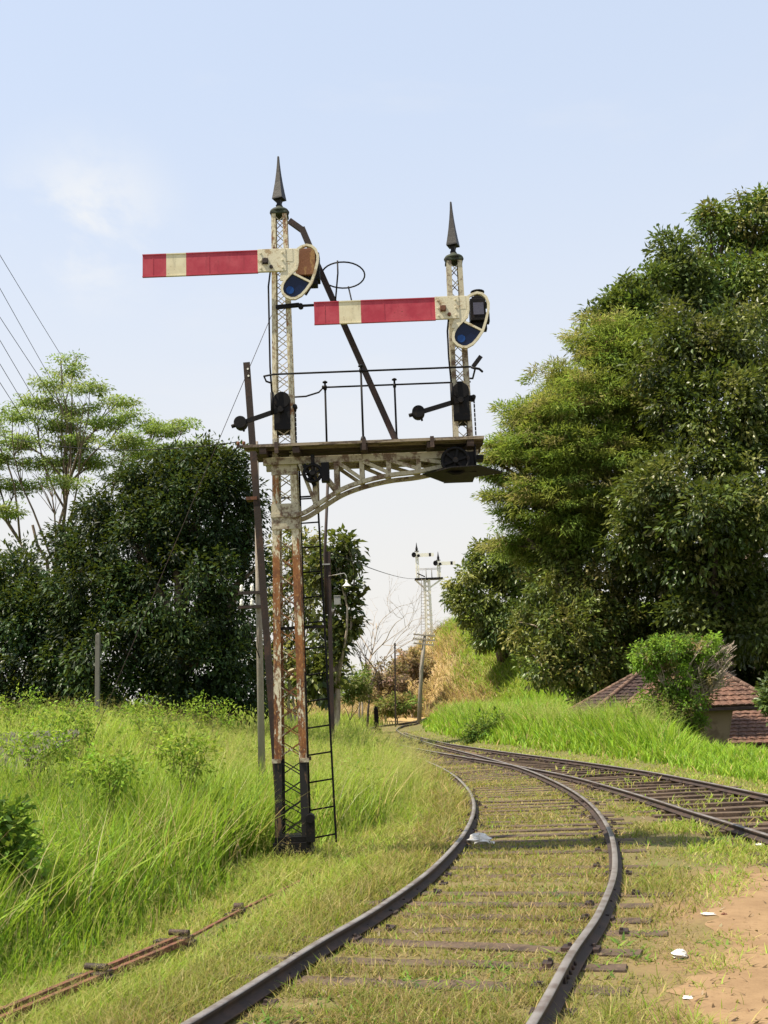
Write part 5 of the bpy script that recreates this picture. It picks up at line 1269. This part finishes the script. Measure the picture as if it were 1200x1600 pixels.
def hip_house(root, x0, x1, y0, y1, zg, ze, zr, matkey, part='roof', ov=0.45, ridge_in=None):
    mb = MB(); mb.box((x0, y0, zg), (x1, y1, ze - 0.02)); mb.build('wall', M['plaster'], root)
    X0, X1, Y0, Y1 = x0 - ov, x1 + ov, y0 - ov, y1 + ov; ze2 = ze - 0.12
    ym = (Y0 + Y1) / 2; r = ridge_in if ridge_in is not None else (Y1 - Y0) / 2 * 0.95
    r = min(r, (X1 - X0) / 2 - 0.3)
    R0, R1 = (X0 + r, ym, zr), (X1 - r, ym, zr)
    mb = MB()
    tile_plane(mb, (X0, Y0, ze2), (X1, Y0, ze2), R1, R0); tile_plane(mb, (X1, Y1, ze2), (X0, Y1, ze2), R0, R1)
    tile_plane(mb, (X0, Y1, ze2), (X0, Y0, ze2), R0, R0); tile_plane(mb, (X1, Y0, ze2), (X1, Y1, ze2), R1, R1)
    mb.add([(X0, Y0, ze2 - 0.02), (X1, Y0, ze2 - 0.02), (X1, Y1, ze2 - 0.02), (X0, Y1, ze2 - 0.02)], [(0, 3, 2, 1)])
    rf = mb.build(part, M[matkey], root)
    mb = MB()
    for p, q in ((R0, R1), (R0, (X0, Y0, ze2)), (R1, (X1, Y0, ze2)), (R0, (X0, Y1, ze2)), (R1, (X1, Y1, ze2))):
        p, q = Vector(p), Vector(q); n = max(2, int((q - p).length / 0.35))
        for i in range(n):
            a, b = p.lerp(q, i / n), p.lerp(q, (i + 1.08) / n); mb.tube([a + Vector((0, 0, 0.045)), b + Vector((0, 0, 0.055))], [0.075, 0.085], 8)
    mb.build('ridge_tiles', M['ridge'], rf)
    mb = MB(); mb.box((X0 + 0.02, Y0 + 0.02, ze2 - 0.14), (X1 - 0.02, Y0 + 0.05, ze2 - 0.03)); mb.build('fascia', M['plank_dark'], rf)
    return rf
zg = -1.9
HS = thing('tiled_house', (9.6, 37.5, zg), 'low house with reddish clay tiled hip roofs half hidden behind the grass bank', 'house')
hip_house(HS, 7.2, 12.4, 38.4, 43.0, zg, 1.15, 2.55, 'tile_dark')
hip_house(HS, 8.45, 11.75, 35.4, 38.1, zg, 1.36, 2.26, 'tile', ov=0.40, ridge_in=1.05)
def lean_to():
    Y0, Y1 = 31.2, 33.6
    a, b = at(1138, 1163, Y0), at(1255, 1178, Y0)
    root = thing('tiled_shed', (b.x - 0.8, 32.5, zg), 'small lean to shed with a sloping orange tiled roof at the right edge', 'shed')
    zE = a.z; zT = zE + 0.85
    mb = MB(); xa, xb = a.x, a.x + 3.2
    tile_plane(mb, (xa, Y0, zE), (xb, Y0 - 0.2, zE - 0.05), (xb, Y1, zT), (xa + 0.95, Y1, zT)); mb.add([(xa, Y0, zE - 0.04), (xb, Y0 - 0.2, zE - 0.09), (xb, Y1, zT - 0.04), (xa + 0.95, Y1, zT - 0.04)], [(0, 3, 2, 1)])
    mb.build('roof', M['tile'], root)
    mb = MB(); mb.box((xa + 0.7, Y0 + 0.35, zg), (xb - 0.2, Y1 - 0.05, zE + 0.05)); mb.build('wall', M['plaster'], root)
    mb = MB()
    for x in (xa + 0.35, xa + 1.5): mb.box((x, Y0 + 0.1, zg), (x + 0.1, Y0 + 0.2, zE - 0.02))
    mb.build('post', M['greywood'], root)
lean_to()
def hut():
    Y = 14.5
    a = at(-60, 1200, Y); b = at(125, 1098, Y + 3.0)
    x0, x1 = a.x - 0.6, b.x; z = at(30, 1140, Y).z
    root = thing('grey_hut', (x0 + 1.5, Y + 1.5, Hz(x0 + 1.5, Y + 1.5)), 'low hut with a grey sheet roof sunk in the grass at the left edge', 'hut')
    mb = MB(); n = 60; vs = []
    ez = Hz(x0 + 1.5, Y + 1.5) + 0.50; tz = ez + 0.52
    for i in range(n + 1):
        x = x0 + (x1 - x0) * i / n; r = 0.018 * math.sin(i * 1.57)
        vs += [(x, Y, ez + r), (x + 0.1, Y + 3.0, tz + r), (x, Y, ez + r - 0.012), (x + 0.1, Y + 3.0, tz + r - 0.012)]
    fs = []
    for i in range(n): k = i * 4; fs += [(k, k + 4, k + 5, k + 1), (k + 2, k + 3, k + 7, k + 6), (k, k + 2, k + 6, k + 4), (k + 1, k + 5, k + 7, k + 3)]
    mb.add(vs, fs); mb.build('roof', M['asbestos'], root)
    mb = MB(); mb.box((x0 + 0.15, Y + 0.25, Hz(x0 + 1.5, Y + 1.5) - 0.5), (x1 - 0.15, Y + 2.8, ez + 0.0)); mb.build('wall', M['plaster'], root)
hut()

# ------------------------------------------------------------------ trackside things
def rodding():
    pts = [atz(-40, 1606, 0.10), atz(0, 1586, 0.10), atz(150, 1523, 0.10), atz(292, 1466, 0.09)]
    g = lambda p: Hz(p.x, p.y)
    root = thing('signal_rodding', (pts[1].x, pts[1].y, g(pts[1])), 'rusty point rodding on low stools through the grass at lower left', 'rodding')
    path = [Vector((p.x, p.y, g(p) + 0.085)) for p in pts]
    d = (path[-1] - path[0]).normalized(); path.insert(0, path[0] - d * 1.2); sd = Vector((d.y, -d.x, 0)).normalized()
    for off, zz, r in ((0.0, 0.0, 0.016), (-0.075, 0.012, 0.013)):
        mb = MB()
        for i in range(len(path) - 1):
            mb.bar(path[i] + sd * off + Vector((0, 0, zz)), path[i + 1] + sd * off + Vector((0, 0, zz)), 0.040, 0.016, (0, 0, 1)); 
            mb.bar(path[i] + sd * (off + 0.018) + Vector((0, 0, zz - 0.014)), path[i + 1] + sd * (off + 0.018) + Vector((0, 0, zz - 0.014)), 0.007, 0.03, (0, 0, 1))
        if off == 0.0:
            tail = [path[-1]] + [Vector((q_.x, q_.y, g(q_) + z_)) for q_, z_ in ((atz(372, 1425, 0.06), 0.065), (atz(440, 1392, 0.04), 0.045), (atz(510, 1357, 0.04), 0.045), (atz(566, 1329, 0.03), 0.03))]
            for i in range(len(tail) - 1): mb.bar(tail[i], tail[i + 1], 0.030, 0.016, (0, 0, 1))
        mb.build('rod', M['rust'], root)
    for p in (atz(150, 1530, 0.05), atz(280, 1474, 0.05)):
        z = g(p); mb = MB(); c = Vector((p.x, p.y, z))
        mb.bar(c - sd * 0.19 + Vector((0, 0, 0.05)), c + sd * 0.12 + Vector((0, 0, 0.05)), 0.10, 0.045, (0, 0, 1)); mb.bar(c - d * 0.07 + sd * 0.04, c + d * 0.07 + sd * 0.04, 0.09, 0.20, (0, 0, 1)); mb.cyl(c - sd * 0.08 + Vector((0, 0, 0.125)), c + sd * 0.08 + Vector((0, 0, 0.125)), 0.022, 10)
        mb.build('stool', M['rust_dark'], root, 0.004)
    p = atz(373, 1424, 0.05); c = Vector((p.x, p.y, g(p))); mb = MB(); mb.box((c.x - 0.055, c.y - 0.05, c.z - 0.05), (c.x + 0.055, c.y + 0.05, c.z + 0.075)); mb.bar(c + Vector((-0.12, 0, 0.02)), c + Vector((0.06, 0, 0.05)), 0.05, 0.03, (0, 0, 1)); mb.cyl(c + Vector((-.04, 0, .09)), c + Vector((.04, 0, .09)), 0.03, 10)
    tag(mb.build('rodding_stool', M['rust_dark'], None, 0.004), 'short dark iron stool left over in the grass beyond the rodding', 'iron stool')
rodding()
def crumple(name, label, cat, c, s, seed, mat='bag'):
    r = random.Random(seed); n, m = 12, 9; vs = []
    for i in range(m + 1):
        ph = math.pi * i / m
        for j in range(n):
            t = 2 * math.pi * j / n; q = 1 + r.uniform(-0.38, 0.38)
            vs.append((c[0] + s[0] * q * math.sin(ph) * math.cos(t), c[1] + s[1] * q * math.sin(ph) * math.sin(t), c[2] + s[2] * (0.55 + 0.6 * math.cos(ph) * (1 + r.uniform(-.3, .3)))))
    fs = [(i * n + j, (i + 1) * n + j, (i + 1) * n + (j + 1) % n, i * n + (j + 1) % n) for i in range(m) for j in range(n)]
    mb = MB(); mb.add(vs, fs); return tag(mb.build(name, M[mat]), label, cat)
p = atz(748, 1312, 0.06); crumple('plastic_bag', 'crumpled white plastic bag lying against the left rail of the near track', 'bag', (p.x, p.y, Hz(p.x, p.y)), (0.13, 0.12, 0.11), 3)
p = atz(763, 1316, 0.02); crumple('plastic_scrap', 'flat white plastic scrap just right of the white bag by the rail', 'litter', (p.x, p.y, Hz(p.x, p.y)), (0.07, 0.09, 0.03), 5)
p = atz(1062, 1489, 0.03); crumple('paper_cup', 'crumpled white cup at the edge of the sandy path', 'litter', (p.x, p.y, Hz(p.x, p.y)), (0.045, 0.05, 0.045), 8)
p = atz(1106, 1429, 0.0); crumple('paper_scrap', 'flat pale paper scrap on the sand farther from the rail', 'litter', (p.x, p.y, Hz(p.x, p.y)), (0.055, 0.045, 0.012), 9)
p = atz(1187, 1323, 0.0); crumple('paper_scrap', 'white paper scrap on grass near the right edge', 'litter', (p.x, p.y, Hz(p.x, p.y)), (0.05, 0.06, 0.03), 10)
p = atz(1075, 1560, 0.0); crumple('paper_scrap', 'small pale paper scrap beside the end of a sleeper', 'litter', (p.x, p.y, Hz(p.x, p.y)), (0.03, 0.03, 0.012), 12)
p = atz(1132, 1431, 0.0); crumple('brown_stone', 'small brown stone on the sandy path', 'stone', (p.x, p.y, Hz(p.x, p.y)), (0.022, 0.022, 0.02), 14, 'rust')
# loose stones and dead leaves on the sand and the track bed
def debris():
    st = Stuff(); x, y, r = wedge(9000, 4.5, 30, -25, 30); a, b = dA(x, y), dB(x, y)
    k = ((in_sand(x, y)) | (np.abs(a) < 0.8) | (np.abs(b) < 1.6) | ((a > 1) & (b < -1.0) & (pnoise(x, y, 2.3, 3.0) < 0.4))) & (np.abs(np.abs(a) - 0.872) > 0.08); x, y = x[k], y[k]; n = len(x)
    st.add(*blades(x, y, H(x, y) + 0.022, RNG.uniform(0.012, 0.045, n), RNG.uniform(0.008, 0.03, n), RNG.uniform(0.8, 2.0, n), palette(n, [(0.16, 0.10, 0.06), (0.28, 0.19, 0.11), (0.09, 0.06, 0.045), (0.42, 0.34, 0.24)], [3, 3, 2, 1]), 0.5, 2))
    tag(st.build('dead_leaves', M['blade']), 'dry leaf litter and chips scattered on the path and sleepers', None, None, 'stuff')
debris()

# ------------------------------------------------------------------ light and sky
SUN_EL, SUN_AZ = R_(61), math.atan2(-0.95, -0.30)                    # from the left and a little behind the camera
sdir = Vector((math.sin(SUN_AZ) * math.cos(SUN_EL), math.cos(SUN_AZ) * math.cos(SUN_EL), math.sin(SUN_EL)))
ld = bpy.data.lights.new('sun', 'SUN'); ld.energy = 5.0; ld.angle = R_(0.53); ld.color = (1.0, 0.90, 0.72)
lo = bpy.data.objects.new('sun', ld); COL.objects.link(lo); lo.rotation_euler = sdir.to_track_quat('Z', 'Y').to_euler(); lo.location = sdir * 60
w = bpy.data.worlds.new('World'); S.world = w; w.use_nodes = True; nt = w.node_tree; nt.nodes.clear()
out = nt.nodes.new('ShaderNodeOutputWorld'); bg = nt.nodes.new('ShaderNodeBackground')
sky = nt.nodes.new('ShaderNodeTexSky'); sky.sky_type = 'NISHITA'; sky.sun_disc = False; sky.sun_elevation = SUN_EL; sky.sun_rotation = SUN_AZ
sky.air_density = 1.0; sky.dust_density = 1.2; sky.ozone_density = 1.0
tc = nt.nodes.new('ShaderNodeTexCoord')
cn = noise(nt, 2.2, 7, 0.58, coord=tc.outputs['Generated'], dist=0.3, stretch=(1, 1, 2.6))
sp = nt.nodes.new('ShaderNodeSeparateXYZ'); nt.links.new(tc.outputs['Generated'], sp.inputs[0])
low = ramp(nt, sp.outputs['Z'], 0.60, 0.02)
veil = math_(nt, 'ADD', 0.66, math_(nt, 'MULTIPLY', low, 0.32))
puff = math_(nt, 'MULTIPLY', ramp(nt, cn, 0.56, 0.78), 0.30)
vcol = mixc(nt, low, (4.75, 5.35, 6.35), (5.1, 4.95, 4.7))
c = mixc(nt, veil, sky.outputs[0], vcol)
c = mixc(nt, puff, c, (5.6, 5.35, 5.0))
cd_ = (at(140, 345, 10) - Vector((0, 0, CAMZ))).normalized()
dv = N(nt, 'ShaderNodeVectorMath', operation='DISTANCE'); nt.links.new(tc.outputs['Generated'], dv.inputs[0]); dv.inputs[1].default_value = cd_
cn2 = noise(nt, 9.0, 6, 0.6, coord=tc.outputs['Generated'], dist=0.4, stretch=(1, 1, 1.8))
cl = math_(nt, 'MULTIPLY', ramp(nt, dv.outputs['Value'], 0.10, 0.0), ramp(nt, cn2, 0.40, 0.66))
c = mixc(nt, math_(nt, 'MULTIPLY', cl, 0.50), c, (6.1, 5.85, 5.3))
nt.links.new(c, bg.inputs[0]); bg.inputs[1].default_value = 0.10
nt.links.new(bg.outputs[0], out.inputs[0])
S.view_settings.view_transform = 'Standard'; S.view_settings.look = 'None'; S.view_settings.gamma = 1.0; S.view_settings.exposure = 0.82; S.view_settings.use_curve_mapping = False
S.cycles.max_bounces = 8; S.cycles.transparent_max_bounces = 8
